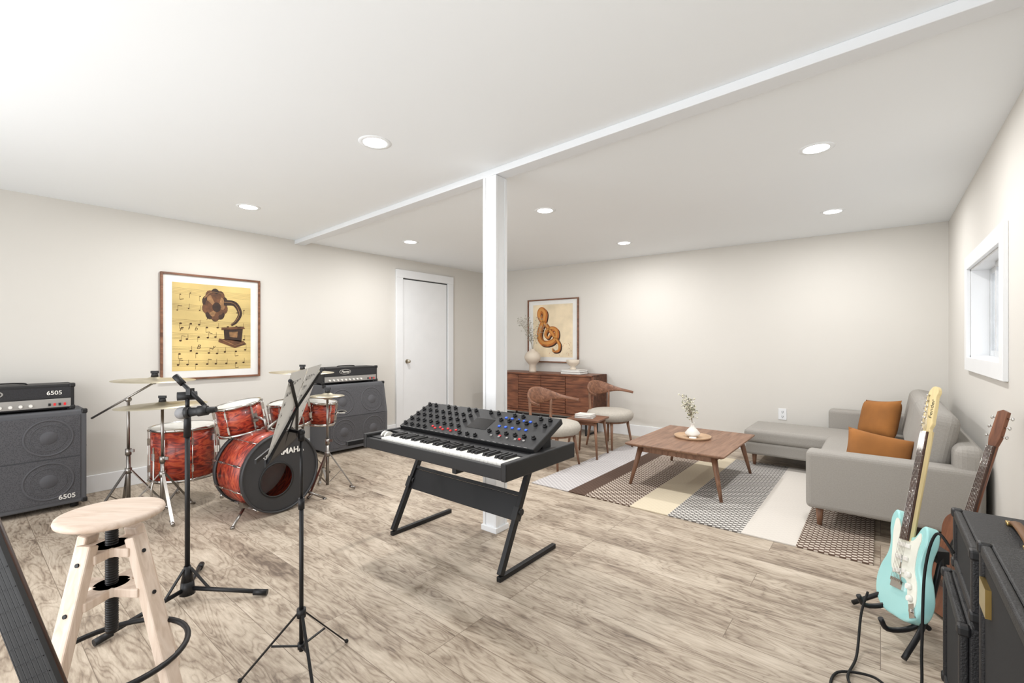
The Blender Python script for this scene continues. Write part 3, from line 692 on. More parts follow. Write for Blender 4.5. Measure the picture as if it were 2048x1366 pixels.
for pi_, (a0, a1) in enumerate(((0.04, 0.49), (0.51, 0.96))):
    sh = T('sheet_music', 'printed white sheet music page resting on the music stand', 'sheet music', C(SO.x, SO.y), TH, 'pages on the music stand')
    b = B(); off = -0.003*sgn
    P = [dk(a0, 0.03, off), dk(a1, 0.03, off), dk(a1, 1.06, off), dk(a0, 1.06, off)]
    vs = [b.bm.verts.new(p) for p in P]; b.bm.faces.new(vs)
    for side in (1, -1):
        for g in range(7):
            for ln in range(5):
                c = 0.14+g*0.125+ln*0.012
                q = [dk(a0+0.03, c, off+side*0.0008), dk(a1-0.03, c, off+side*0.0008), dk(a1-0.03, c+0.003, off+side*0.0008), dk(a0+0.03, c+0.003, off+side*0.0008)]
                f = b.bm.faces.new([b.bm.verts.new(x) for x in q]); f.material_index = 1
            for n_ in range(6):
                a = a0+0.06+n_*0.06; c = 0.13+g*0.125+random.random()*0.05
                q = [dk(a, c, off+side*0.001), dk(a+0.018, c, off+side*0.001), dk(a+0.018, c+0.022, off+side*0.001), dk(a, c+0.022, off+side*0.001)]
                f = b.bm.faces.new([b.bm.verts.new(x) for x in q]); f.material_index = 2
    b.obj('page', [M_paper, M_inkg, M_ink], sh)

# ---------------------------------------------------------------- stool
o = T('wooden_stool', 'pale birch adjustable stool with round seat and black foot ring', 'stool', C(-1.275, 1.45), TH)
B().lathe([(0.001, 0.0), (0.128, 0.0), (0.135, 0.005), (0.137, 0.013), (0.134, 0.021), (0.123, 0.024), (0.001, 0.024)], seg=56).obj('seat', M_pineT, o, loc=(0, 0, 0.642))
B().cyl((0, 0, 0.28), (0, 0, 0.642), 0.0155).cyl((0, 0, 0.618), (0, 0, 0.642), 0.045).obj('screw_post', M_black, o)
b = B()
for k in range(44): b.lathe([(0.0155, 0.285+k*0.0075), (0.0175, 0.28875+k*0.0075), (0.0155, 0.2925+k*0.0075)], seg=14)
b.obj('screw_thread', M_black, o)
for k in range(4):
    a = k*pi/2-radians(4); ca, sa = cos(a), sin(a)
    B().beam((0.078*ca, 0.078*sa, 0.588), (0.235*ca, 0.235*sa, 0.0), 0.048, 0.032, up=(ca, sa, 0.25)).obj('leg', M_pine, o, bevel=0.005)
    for zz in (0.54, 0.41):
        r0 = 0.078+(0.588-zz)*0.267+0.012
        B().cyl((r0*ca, r0*sa, zz), ((r0+0.008)*ca, (r0+0.008)*sa, zz+0.002), 0.006, seg=10).obj('bolt', M_black, o)
b = B()
for zz, rr in ((0.545, 0.084), (0.42, 0.115)):
    for k in (0, 1):
        a = k*pi/2-radians(4); ca, sa = cos(a), sin(a)
        b.beam((-rr*ca, -rr*sa, zz), (rr*ca, rr*sa, zz), 0.062, 0.028)
    b.cyl((0, 0, zz-0.014), (0, 0, zz+0.014), 0.05, seg=24)
b.obj('cross_brace', M_pine, o, bevel=0.004)
B().tube([(0.198*cos(t*2*pi/48), 0.198*sin(t*2*pi/48), 0.20) for t in range(48)], 0.009, closed=True).obj('foot_ring', M_black, o)

# ---------------------------------------------------------------- synthesizer + stand
sx0, sy0, sz0 = -1.665, 1.665, 0.638
o = T('synthesizer', 'black synthesizer keyboard with tilted knob panel', 'keyboard', (sx0, sy0, sz0))
W = 0.97
prof = [(-0.262, 0), (0.262, 0), (0.262, 0.068), (-0.10, 0.068), (-0.10, 0.04), (-0.235, 0.04), (-0.24, 0.055), (-0.262, 0.055)]
mt = Matrix(((0, 0, 1, 0), (1, 0, 0, 0), (0, 1, 0, 0), (0, 0, 0, 1)))
B().prism(prof, -W/2, W/2, mt).obj('case', M_blackp, o, bevel=0.004)
for sg in (-1, 1): B().bb(sg*W/2-0.014, sg*W/2+0.014, -0.266, 0.266, -0.002, 0.074).obj('side_cheek', M_blackp, o, bevel=0.006)
B().bb(-W/2+0.014, -W/2+0.10, -0.235, -0.10, 0.04, 0.058).obj('wheel_panel', M_blackp, o, bevel=0.002)
for xx in (-0.435, -0.405):
    B().cyl((xx-0.006, -0.17, 0.052), (xx+0.006, -0.17, 0.052), 0.028).obj('pitch_wheel', M_ivory, o)
kx0, kx1 = -0.382, 0.468; nw = 36; kw = (kx1-kx0)/nw
wm = B().bb(-kw/2+0.0008, kw/2-0.0008, -0.132, 0.0, 0, 0.02).mesh('white_key', M_ivory)
bm_ = B().loft([[Vector((x*kw*0.29, y, 0)) for x, y in ((-1, -0.085), (1, -0.085), (1, 0), (-1, 0))], [Vector((x*kw*0.22, y, 0.012)) for x, y in ((-1, -0.078), (1, -0.078), (1, 0), (-1, 0))]], smooth=False).mesh('black_key', M_blackp)
for i in range(nw):
    mkobj('white_key', wm, o, loc=(kx0+(i+0.5)*kw, -0.101, 0.042))
    if i % 7 in (0, 1, 3, 4, 5) and i < nw-1: mkobj('black_key', bm_, o, loc=(kx0+(i+1)*kw, -0.101, 0.062))
p0 = Vector((0, -0.045, 0.088)); p1 = Vector((0, 0.185, 0.195)); vv = (p1-p0); LL = vv.length; vh = vv/LL; ta = atan2(vv.z, vv.y); nn = Vector((0, -sin(ta), cos(ta)))
pc = (p0+p1)/2-nn*0.014
B().box(pc, (0.95, LL, 0.03), (ta, 0, 0)).bb(-0.45, 0.45, 0.06, 0.13, 0.06, 0.12).obj('control_panel', M_blackp, o, bevel=0.004)
def onp(x, s): return p0+Vector((x, 0, 0))+vh*s+nn*0.0012
km = B().cyl((0, 0, 0), (0, 0, 0.010), 0.0115, 0.0105, 14).cyl((0, 0, 0.010), (0, 0, 0.018), 0.0085, 0.0075, 12).mesh('knob', M_blackp)
spots = []
for r_ in range(5):
    for c_ in range(17):
        x = -0.445+c_*0.0545; s_ = 0.025+r_*0.05
        if -0.02 < x < 0.13 and r_ in (1, 2, 3): continue
        if x > 0.12 and r_ in (0,): continue
        if x > 0.15 and r_ in (2,): continue
        if r_ == 0 and -0.25 < x < -0.02: continue
        if r_ == 4 and c_ % 3 == 2: continue
        spots.append((x, s_))
for (x, s_) in spots:
    mkobj('knob', km, o, loc=onp(x, s_), rot=(ta, 0, 0))
B().box(onp(0.055, 0.125)-nn*0.0006, (0.13, 0.09, 0.003), (ta, 0, 0)).obj('display', M_screen, o)
bt_ = {1: B().box((0, 0, 0.002), (0.012, 0.009, 0.005)).mesh('button', M_red), 2: B().box((0, 0, 0.002), (0.013, 0.011, 0.005)).mesh('button', M_blue), 3: B().box((0, 0, 0.002), (0.012, 0.009, 0.005)).mesh('button', M_silver)}
for i in range(7): mkobj('button', bt_[1], o, loc=onp(-0.23+i*0.03, 0.028 if i % 2 else 0.04), rot=(ta, 0, 0))
for i in range(5):
    mkobj('button', bt_[2], o, loc=onp(0.17+i*0.04, 0.20-i*0.002), rot=(ta, 0, 0)); mkobj('button', bt_[2], o, loc=onp(0.18+i*0.042, 0.125), rot=(ta, 0, 0)); mkobj('button', bt_[3], o, loc=onp(0.19+i*0.05, 0.045), rot=(ta, 0, 0))
mkobj('button', bt_[1], o, loc=onp(0.24, 0.052), rot=(ta, 0, 0)); mkobj('button', bt_[1], o, loc=onp(0.36, 0.052), rot=(ta, 0, 0))
b = B()
for i in range(25): b.box(onp(-0.46+i*0.037, 0.003), (0.02, 0.0015, 0.0006), (ta, 0, 0))
for i in range(6): b.box(onp(-0.40+i*0.155, 0.247), (0.07, 0.0015, 0.0006), (ta, 0, 0))
b.obj('panel_markings', M_silver, o)
o = T('keyboard_stand', 'black metal Z-shaped keyboard stand', 'keyboard stand', (-1.915, 1.975, 0))
for xx in (-0.445, 0.43):
    b = B(); r = 0.026
    b.beam((xx, -0.25, r/2), (xx, 0.25, r/2), r, r)
    b.beam((xx, -0.235, 0.03), (xx, 0.06, 0.615), r, 0.036, up=(0, 1, 0))
    b.obj('side_frame', M_black, o, bevel=0.003)
    B().beam((xx, -0.555, 0.624), (xx, 0.07, 0.624), r, 0.026).obj('support_arm', M_black, o, bevel=0.003)
    B().cyl((xx-0.026, -0.09, 0.31), (xx+0.026, -0.09, 0.31), 0.017).box((xx, -0.10, 0.30), (0.034, 0.045, 0.065), (-0.45, 0, 0)).obj('adjustment_clamp', M_blackp, o)
B().box((-0.0075, -0.085, 0.32), (0.85, 0.012, 0.125), (-0.46, 0, 0)).box((-0.0075, -0.05, 0.385), (0.85, 0.03, 0.02), (-0.46, 0, 0)).obj('crossbar', M_black, o, bevel=0.003)

# ---------------------------------------------------------------- rug
tag(B().bb(RX0, RX1, RY0, RY1, 0.0, 0.01).obj('area_rug', M_rug, bevel=0.003), 'striped woven rug in cream, grey and brown with dotted bands', 'rug')

# ---------------------------------------------------------------- coffee table
tx0, tx1, ty0, ty1 = -1.67, -0.89, 3.57, 4.62
o = T('coffee_table', 'low rectangular walnut coffee table with tapered legs', 'table', ((tx0+tx1)/2, (ty0+ty1)/2, 0.01))
a, c = (tx1-tx0)/2, (ty1-ty0)/2
b = B().loft([[Vector((x*(a-0.03), y*(c-0.03), 0.322)) for x, y in ((-1, -1), (1, -1), (1, 1), (-1, 1))], [Vector((x*a, y*c, 0.337)) for x, y in ((-1, -1), (1, -1), (1, 1), (-1, 1))], [Vector((x*a, y*c, 0.35)) for x, y in ((-1, -1), (1, -1), (1, 1), (-1, 1))]], smooth=False)
b.obj('table_top', M_walnutY, o, bevel=0.004)
B().bb(-a+0.1, a-0.1, -c+0.1, -c+0.12, 0.27, 0.322).bb(-a+0.1, a-0.1, c-0.12, c-0.1, 0.27, 0.322).bb(-a+0.1, -a+0.12, -c+0.12, c-0.12, 0.27, 0.322).bb(a-0.12, a-0.1, -c+0.12, c-0.12, 0.27, 0.322).obj('apron', M_walnutZ, o)
for sx in (-1, 1):
    for sy in (-1, 1):
        B().cyl((sx*(a-0.10), sy*(c-0.10), 0.322), (sx*(a-0.03), sy*(c-0.04), 0.0), 0.024, 0.012).obj('leg', M_walnutZ, o)
p = PX(1385, 875, 0.36)
o = T('round_tray', 'round pale wooden tray on the coffee table', 'tray', (p.x, p.y, 0.36))
B().lathe([(0.001, 0.001), (0.145, 0.001), (0.155, 0.02), (0.149, 0.02), (0.14, 0.006), (0.001, 0.006)], seg=40).obj('tray_body', mat('tray_wood', (196, 164, 132), 0.5), o)
o = T('bud_vase', 'small cream ceramic bud vase on the round tray', 'vase', (p.x, p.y, 0.367))
B().lathe([(0.001, 0), (0.035, 0), (0.060, 0.02), (0.064, 0.035), (0.04, 0.065), (0.016, 0.09), (0.013, 0.115), (0.02, 0.125), (0.01, 0.123)], seg=28).obj('vase_body', M_ivory, o)
def branch(label, loc, n, hgt, spread, leaf, lm, tw, seed, bloom=False):
    random.seed(seed); o = T('leafy_branch', label, 'branch', loc)
    b = B(); b2 = B(); b3 = B()
    for k in range(n):
        a = random.random()*2*pi; s_ = spread*(0.4+0.6*random.random()); h = hgt*(0.65+0.35*random.random())
        pts = catmull([(0, 0, 0), (s_*0.15*cos(a), s_*0.15*sin(a), h*0.35), (s_*0.5*cos(a+0.2), s_*0.5*sin(a+0.2), h*0.7), (s_*cos(a), s_*sin(a), h)], 6)
        b.tube(pts, [tw*(1-0.6*i/len(pts)) for i in range(len(pts))], 5)
        for i in range(6, len(pts)):
            for q in range(2):
                a2 = random.random()*2*pi; d = Vector((cos(a2), sin(a2), random.uniform(0.0, 0.9))).normalized(); L = leaf*random.uniform(1.0, 3.0)
                e = pts[i]+d*L; b.tube([pts[i], e], tw*0.35, 4)
                tg = b3 if (bloom and random.random() > 0.4) else b2
                tg.sph(e, leaf*0.5, (1.0, 0.45, 0.3) if tg is b2 else (0.65, 0.65, 0.55), 6, (random.random()*3, random.random()*3, random.random()*3))
    b.obj('twig', M_twig, o); b2.obj('leaves', lm, o)
    if bloom: b3.obj('blossoms', M_bloom, o)
    else: b3.bm.free()
    return o
branch('green sprig with pale blossoms standing in a small vase', (p.x, p.y, 0.45), 5, 0.30, 0.12, 0.020, M_leafg, 0.0025, 5, bloom=True)
bd = T('small_dish', 'small white ceramic dish on the tray', 'dish', (p.x+0.03, p.y-0.09, 0.367))
B().lathe([(0.001, 0), (0.025, 0), (0.032, 0.012), (0.03, 0.012), (0.022, 0.004), (0.001, 0.004)], seg=20).obj('dish_body', M_ivory, bd)

# ---------------------------------------------------------------- sofa
o = T('sectional_sofa', 'grey fabric sectional sofa with chaise and wooden legs', 'sofa', (0, 4.5, 0))
def sb(name, x0, x1, y0, y1, z0, z1, bev, m=M_sofa, seg=4): return B().bb(x0, x1, y0-4.5, y1-4.5, z0, z1).obj(name, m, o, bevel=bev, seg=seg)
sb('armrest', -0.38, 0.43, 3.50, 3.645, 0.13, 0.50, 0.03)
sb('armrest', -0.40, 0.43, 5.46, 5.60, 0.13, 0.54, 0.03)
sb('base_frame', -0.35, 0.43, 3.60, 5.50, 0.13, 0.26, 0.02)
sb('chaise_base', -1.03, -0.30, 4.88, 5.56, 0.12, 0.24, 0.025)
sb('seat_cushion', -0.37, 0.26, 3.65, 4.86, 0.25, 0.385, 0.045, seg=5)
sb('chaise_cushion', -1.04, 0.26, 4.87, 5.455, 0.235, 0.365, 0.04, seg=5)
sb('backrest_frame', 0.32, 0.45, 3.52, 5.59, 0.13, 0.62, 0.05)
for (y0, y1) in ((3.66, 4.545), (4.555, 5.45)):
    B().box((0, 0, 0), (0.17, y1-y0, 0.42)).obj('back_cushion', M_sofa, o, bevel=0.065, seg=6, loc=(0.255, (y0+y1)/2-4.5, 0.575), rot=(0, radians(10), 0))
for (x, y, z0) in ((-0.31, 3.58, 0.01), (0.32, 3.58, 0), (0.32, 5.5, 0), (-0.96, 4.96, 0.01), (-0.96, 5.48, 0)):
    B().cyl((x, y-4.5, 0.135), (x, y-4.5, z0), 0.024, 0.014).obj('leg', M_walnutZ, o)
def throw(label, loc, rot, w, h, t):
    q = T('throw_pillow', label, 'pillow', loc, rot, 'ochre throw pillows on the sofa')
    B().pillow(w, h, t, Matrix.Identity(4)).obj('pillow_body', M_orange, q)
throw('square ochre throw pillow propped against the sofa back', (-0.01, 5.14, 0.53), Euler((radians(72), radians(-6), radians(-48))), 0.37, 0.34, 0.15)
throw('ochre throw pillow leaning against the near armrest', (-0.01, 3.80, 0.465), Euler((radians(62), radians(10), radians(5))), 0.36, 0.30, 0.15)

# ---------------------------------------------------------------- armchairs
def horn_chair(label, loc, rot):
    o = T('armchair', label, 'chair', loc, rot, 'curved-back armchairs')
    B().lathe([(0.001, 0.0), (0.20, 0.0), (0.24, 0.01), (0.262, 0.04), (0.265, 0.075), (0.245, 0.105), (0.19, 0.12), (0.001, 0.124)], seg=40).obj('seat', M_seat, o, loc=(0, 0, 0.31), label='round cream upholstered seat')
    B().lathe([(0.001, 0), (0.20, 0), (0.20, 0.02), (0.001, 0.02)], seg=32).obj('seat_frame', M_walnutZ, o, loc=(0, 0, 0.292))
    for a in (40, -40):
        ca, sa = cos(radians(a)), sin(radians(a))
        B().cyl((0.19*ca, 0.19*sa, 0.33), (0.25*ca, 0.25*sa, 0), 0.018, 0.010).obj('leg', M_walnutZ, o)
    for a in (140, -140):
        ca, sa = cos(radians(a)), sin(radians(a))
        B().tube(catmull([(0.27*ca, 0.27*sa, 0), (0.235*ca, 0.235*sa, 0.2), (0.225*ca, 0.225*sa, 0.35), (0.245*ca+0.01, 0.245*sa, 0.63)], 4), [0.010, 0.012, 0.014, 0.015, 0.016, 0.018, 0.019, 0.019, 0.018, 0.016, 0.014, 0.013, 0.012]).obj('leg', M_walnutZ, o)
    rings = []; n = 40
    for i in range(n+1):
        t = -1+2*i/n; a = pi+t*radians(102)
        R = 0.258+0.06*max(0, abs(t)-0.6)**1.2*2
        z = 0.665-0.05*abs(t)**1.5
        hh = 0.014+0.070*math.exp(-(abs(t)/0.45)**2.4); th = 0.012 if abs(t) < 0.8 else 0.012*(1-(abs(t)-0.8)/0.2*0.6)
        ring = []
        for j in range(12):
            q = 2*pi*j/12; dr = th*cos(q); dz = hh*sin(q)
            rr = R+dr+dz*0.25
            ring.append(Vector((rr*cos(a)+0.02, rr*sin(a), z+dz)))
        rings.append(ring)
    B().loft(rings).obj('backrest', M_walnut, o, label='curved walnut backrest with horn-shaped arms')
    return o
horn_chair('walnut horn armchair with round cream seat beside the side table', (-2.50, 3.74, 0), radians(-8))
horn_chair('walnut horn armchair with round cream seat in front of the sideboard', (-2.43, 4.80, 0), radians(-18))
o = T('side_table', 'small walnut side table between the armchairs', 'table', (-2.42, 4.27, 0), radians(8))
a = 0.175
B().bb(-a, a, -a, a, 0.385, 0.405).obj('table_top', M_walnut, o, bevel=0.004)
for sx in (-1, 1):
    for sy in (-1, 1): B().cyl((sx*0.13, sy*0.13, 0.385), (sx*0.165, sy*0.165, 0), 0.016, 0.010).obj('leg', M_walnutZ, o)
B().bb(-0.13, 0.13, -0.14, -0.125, 0.345, 0.385).bb(-0.13, 0.13, 0.125, 0.14, 0.345, 0.385).obj('apron', M_walnut, o)
def book(label, loc, rot, w, d, h, m, grp):
    q = T('book', label, 'book', loc, rot, grp)
    B().bb(-w/2, w/2, -d/2, d/2, 0, 0.003).bb(-w/2, w/2, -d/2, d/2, h-0.003, h).bb(-w/2, w/2, d/2-0.003, d/2, 0.003, h-0.003).obj('cover', m, q)
    B().bb(-w/2+0.004, w/2-0.004, -d/2+0.004, d/2-0.003, 0.003, h-0.003).obj('pages', M_paper, q)
M_bkw = mat('white_cover', (226, 222, 216), 0.5); M_bkb = mat('black_cover', (40, 38, 38), 0.5); M_bkg = mat('grey_cover', (150, 146, 142), 0.5)
book('grey hardback book on the side table', (-2.44, 4.25, 0.405), 0.3, 0.2, 0.15, 0.02, M_bkg, 'books on the side table')
book('white hardback book on top of the side table stack', (-2.44, 4.25, 0.425), 0.1, 0.18, 0.14, 0.018, M_bkw, 'books on the side table')

# ---------------------------------------------------------------- sideboard
sx_ = -3.60; sd = 0.42; sw = 1.56
o = T('sideboard', 'dark walnut sideboard with slatted doors on black metal legs', 'cabinet', (sx_, yb(sx_)-0.03-sd/2, 0), BA)
z0, z1 = 0.24, 0.78
B().bb(-sw/2, sw/2, -sd/2+0.0, sd/2, z1-0.022, z1).bb(-sw/2, sw/2, -sd/2, sd/2, z0, z0+0.022).bb(-sw/2, -sw/2+0.022, -sd/2, sd/2, z0, z1).bb(sw/2-0.022, sw/2, -sd/2, sd/2, z0, z1).bb(-sw/2, sw/2, -sd/2+0.03, sd/2, z0+0.01, z1-0.01).obj('cabinet_body', M_side, o, bevel=0.002)
nd = 4; dw = (sw-0.044-0.006*(nd+1))/nd
for i in range(nd):
    x = -sw/2+0.022+0.006+i*(dw+0.006)
    if i in (0, 3):
        b = B().bb(0, dw, -sd/2+0.012, -sd/2+0.03, z0+0.028, z1-0.028)
        b.obj('door', M_side, o, loc=(x, 0, 0), bevel=0.002)
    else:
        b = B().bb(0, dw, -sd/2+0.02, -sd/2+0.03, z0+0.028, z1-0.028)
        for k in range(14): b.bb(0.0, dw, -sd/2+0.008, -sd/2+0.021, z0+0.032+k*0.0345, z0+0.058+k*0.0345)
        b.obj('slatted_door', M_side, o, loc=(x, 0, 0))
b = B()
for sx in (-1, 1):
    for sy in (-1, 1): b.beam((sx*(sw/2-0.12), sy*(sd/2-0.05), 0), (sx*(sw/2-0.12), sy*(sd/2-0.05), z0), 0.02, 0.02)
    b.beam((sx*(sw/2-0.12), -sd/2+0.05, 0.01), (sx*(sw/2-0.12), sd/2-0.05, 0.01), 0.02, 0.02)
b.beam((-sw/2+0.12, -sd/2+0.05, 0.2), (sw/2-0.12, -sd/2+0.05, 0.2), 0.02, 0.02)
b.obj('metal_leg_frame', M_black, o)
ys = yb(-3.8)-0.25
v = T('round_vase', 'round bone ceramic vase with narrow neck on the sideboard', 'vase', (-3.86, ys, 0.78))
B().lathe([(0.001, 0), (0.055, 0), (0.052, 0.02), (0.048, 0.10), (0.075, 0.13), (0.11, 0.175), (0.118, 0.215), (0.10, 0.265), (0.06, 0.295), (0.035, 0.31), (0.032, 0.33), (0.024, 0.33), (0.024, 0.28)], seg=36).obj('vase_body', M_bone, v)
branch('tall dried twigs with pale seed heads in the round vase', (-3.86, ys, 1.05), 7, 0.52, 0.26, 0.022, mat('pale_leaf', (150, 148, 134), 0.8, var=0.15), 0.0025, 11)
by = yb(-3.1)-0.24
book('black hardback book at the bottom of the sideboard stack', (-3.20, by, 0.78), 0.05, 0.30, 0.22, 0.03, M_bkb, 'books on the sideboard')
book('white hardback book in the sideboard stack', (-3.20, by, 0.81), 0.0, 0.28, 0.21, 0.028, M_bkw, 'books on the sideboard')
v = T('ceramic_bowl', 'footed beige ceramic bowl on a stack of books', 'bowl', (-3.22, by, 0.838))
B().lathe([(0.001, 0), (0.045, 0), (0.04, 0.02), (0.03, 0.035), (0.05, 0.05), (0.085, 0.085), (0.09, 0.13), (0.085, 0.13), (0.075, 0.085), (0.001, 0.06)], seg=32).obj('bowl_body', M_bone, v)

# ---------------------------------------------------------------- electric guitar
def frame_from(base, topp, n):
    d = (topp-base).normalized(); n = Vector(n); n = (n-d*n.dot(d)).normalized(); x = d.cross(n)
    return frame_rot(x, d, n), d
base = C(1.572, 1.88, 0.075); topp = C(1.89, 2.03, 1.0)
gn = C(-0.95, 0.22)
rot, dd = frame_from(base, topp, gn)
GS = 1.04
o = T('electric_guitar', 'turquoise electric guitar with cream pickguard on a black stand', 'guitar', base+dd*0.205*GS, rot); o.scale = (GS*1.03, GS, GS)
out = [(0, -20.5), (-8, -19.8), (-13.8, -16), (-16, -10), (-14.8, -3.5), (-11.6, 2), (-11.2, 7), (-13.2, 12.5), (-13.4, 17.5), (-11.2, 20.6), (-8.6, 19.2), (-6.4, 14.6), (-3.6, 11.8), (3.4, 11.2), (5.4, 12.6), (7.4, 15.4), (9.6, 16.4), (11.6, 14.4), (12, 10), (10.6, 5), (10.8, 0), (13.6, -5), (15.6, -11), (13.8, -17), (8, -20.3)]
oc = [(v.x*0.0098, v.y*0.01) for v in catmull([(x, y, 0) for x, y in out], 4, True)]
B().prism(oc, -0.044, 0, smooth=True).obj('body', M_turq, o, bevel=0.008, seg=4, label='glossy turquoise contoured body')
pg = [(-2.8, 11), (-4.6, 13), (-7.4, 16.8), (-9.4, 16.4), (-9.6, 11.5), (-8.2, 5), (-6, -3), (0, -5), (5, -6), (7.5, -12), (10.5, -15.5), (12.6, -12.5), (11.4, -6), (8.6, -1), (8.2, 6), (9.2, 11), (8, 13.2), (5.5, 10.5), (3.2, 9.5)]
B().prism([(v.x*0.0098, v.y*0.01) for v in catmull([(x, y, 0) for x, y in pg], 4, True)], 0, 0.0025).obj('pickguard', M_mint, o)
for (yy, rz) in ((7.0, 0), (2.0, 0), (-3.2, 0.18)): B().box((0, yy*0.01, 0.006), (0.078, 0.018, 0.009), (0, 0, rz)).obj('pickup', M_ivory, o, bevel=0.003)
B().box((0, -0.085, 0.004), (0.075, 0.032, 0.008)).box((0, -0.072, 0.011), (0.066, 0.014, 0.006)).cyl((0.03, -0.08, 0.008), (0.05, -0.02, 0.03), 0.003).cyl((0.05, -0.02, 0.03), (0.055, 0.03, 0.035), 0.003).obj('bridge', M_chrome, o)
for (xx, yy) in ((0.062, -0.035), (0.078, -0.075), (0.095, -0.115)): B().cyl((xx, yy, 0.0025), (xx, yy, 0.016), 0.012, 0.010).obj('control_knob', M_ivory, o)
B().box((0.11, -0.155, 0.002), (0.03, 0.05, 0.004), (0, 0, 0.4)).cyl((0.11, -0.155, 0.003), (0.11, -0.155, 0.01), 0.007).obj('jack_plate', M_chrome, o)
B().prism([(-0.028, 0.09), (0.028, 0.09), (0.022, 0.55), (-0.022, 0.55)], -0.006, 0.006).loft([[Vector((0.026*(1-0.2*k)*cos(pi+q*pi/8), 0.10+0.45*k, (-0.004)-0.018*sin(q*pi/8))) for q in range(9)] for k in (0, 1)]).obj('neck', M_maple, o)
B().prism([(-0.028, 0.09), (0.028, 0.09), (0.0215, 0.545), (-0.0215, 0.545)], 0.006, 0.011).obj('fretboard', M_rose, o)
b = B()
for k in range(21):
    yy = 0.545-0.648*(1-2**(-(k+1)/12))
    if yy > 0.095: b.box((0, yy, 0.0115), (0.046, 0.0016, 0.0015))
b.obj('frets', M_chrome, o)
b = B()
for k in (3, 5, 7, 9, 12, 15, 17, 19):
    yy = 0.545-0.648*(1-2**(-(k-0.5)/12)); b.cyl((0, yy, 0.011), (0, yy, 0.0116), 0.003, seg=10)
b.obj('fret_markers', M_ivory, o)
hs = [(-2.1, 54.5), (-2.1, 56), (-3.3, 57.5), (-3.6, 62), (-3.5, 68), (-2.9, 72.5), (-0.6, 74.8), (2.2, 74.2), (3.4, 71.8), (2.6, 69.6), (2.9, 66), (3.0, 60), (3.2, 57.8), (2.1, 56), (2.1, 54.5)]
hp = [(v.x*0.01, v.y*0.01) for v in catmull([(x, y, 0) for x, y in hs], 3, True)]
B().prism(hp, -0.008, 0.006).obj('headstock', M_maple, o, bevel=0.002)
tm = B().cyl((0, 0, 0), (0, 0, 0.012), 0.004, seg=10).cyl((-0.03, 0, -0.012), (0, 0, -0.012), 0.003, seg=8).box((-0.033, 0, -0.012), (0.014, 0.008, 0.014)).mesh('tuning_peg', M_chrome)
for k in range(6): mkobj('tuning_peg', tm, o, loc=(-0.018, 0.585+k*0.025, 0.006))
b = B()
for k in range(6): b.cyl((-0.025+k*0.010, -0.075, 0.015), (-0.0165+k*0.0066, 0.548, 0.0145), 0.0006, seg=5).cyl((-0.0165+k*0.0066, 0.548, 0.0145), (-0.018, 0.585+k*0.025, 0.010), 0.0006, seg=5)
b.obj('strings', M_chrome, o)
text('headstock_lettering', 'Fender', 0.030, M_ink, o, (0.012, 0.645, 0.0062), (0, 0, pi/2), 0.0002, shear=0.3)
def gstand(label, loc, rot, hh=0.45):
    q = T('guitar_stand', label, 'guitar stand', loc, rot)
    b = B()
    for sx in (-1, 1):
        b.tube(catmull([(0.02*sx, 0.10, hh), (0.05*sx, 0.05, hh*0.55), (0.13*sx, -0.03, 0.10), (0.19*sx, -0.12, 0.012)], 4), 0.010)
        b.tube(catmull([(0.09*sx, 0.0, 0.11), (0.085*sx, -0.05, 0.07), (0.085*sx, -0.12, 0.06), (0.085*sx, -0.145, 0.10)], 4), 0.010)
    b.tube(catmull([(0, 0.10, hh), (0, 0.18, hh*0.4), (0, 0.24, 0.012)], 5), 0.011)
    b.cyl((-0.12, 0.0, 0.10), (0.12, 0.0, 0.10), 0.009).box((0, 0.1, hh), (0.06, 0.04, 0.05))
    b.obj('stand_frame', M_black, q)
nc = gn.normalized(); ang = atan2(nc.y, nc.x)+pi/2
gs = base-nc*0.06
gstand('black folding guitar stand holding the electric guitar', (gs.x, gs.y, 0), ang, 0.34)

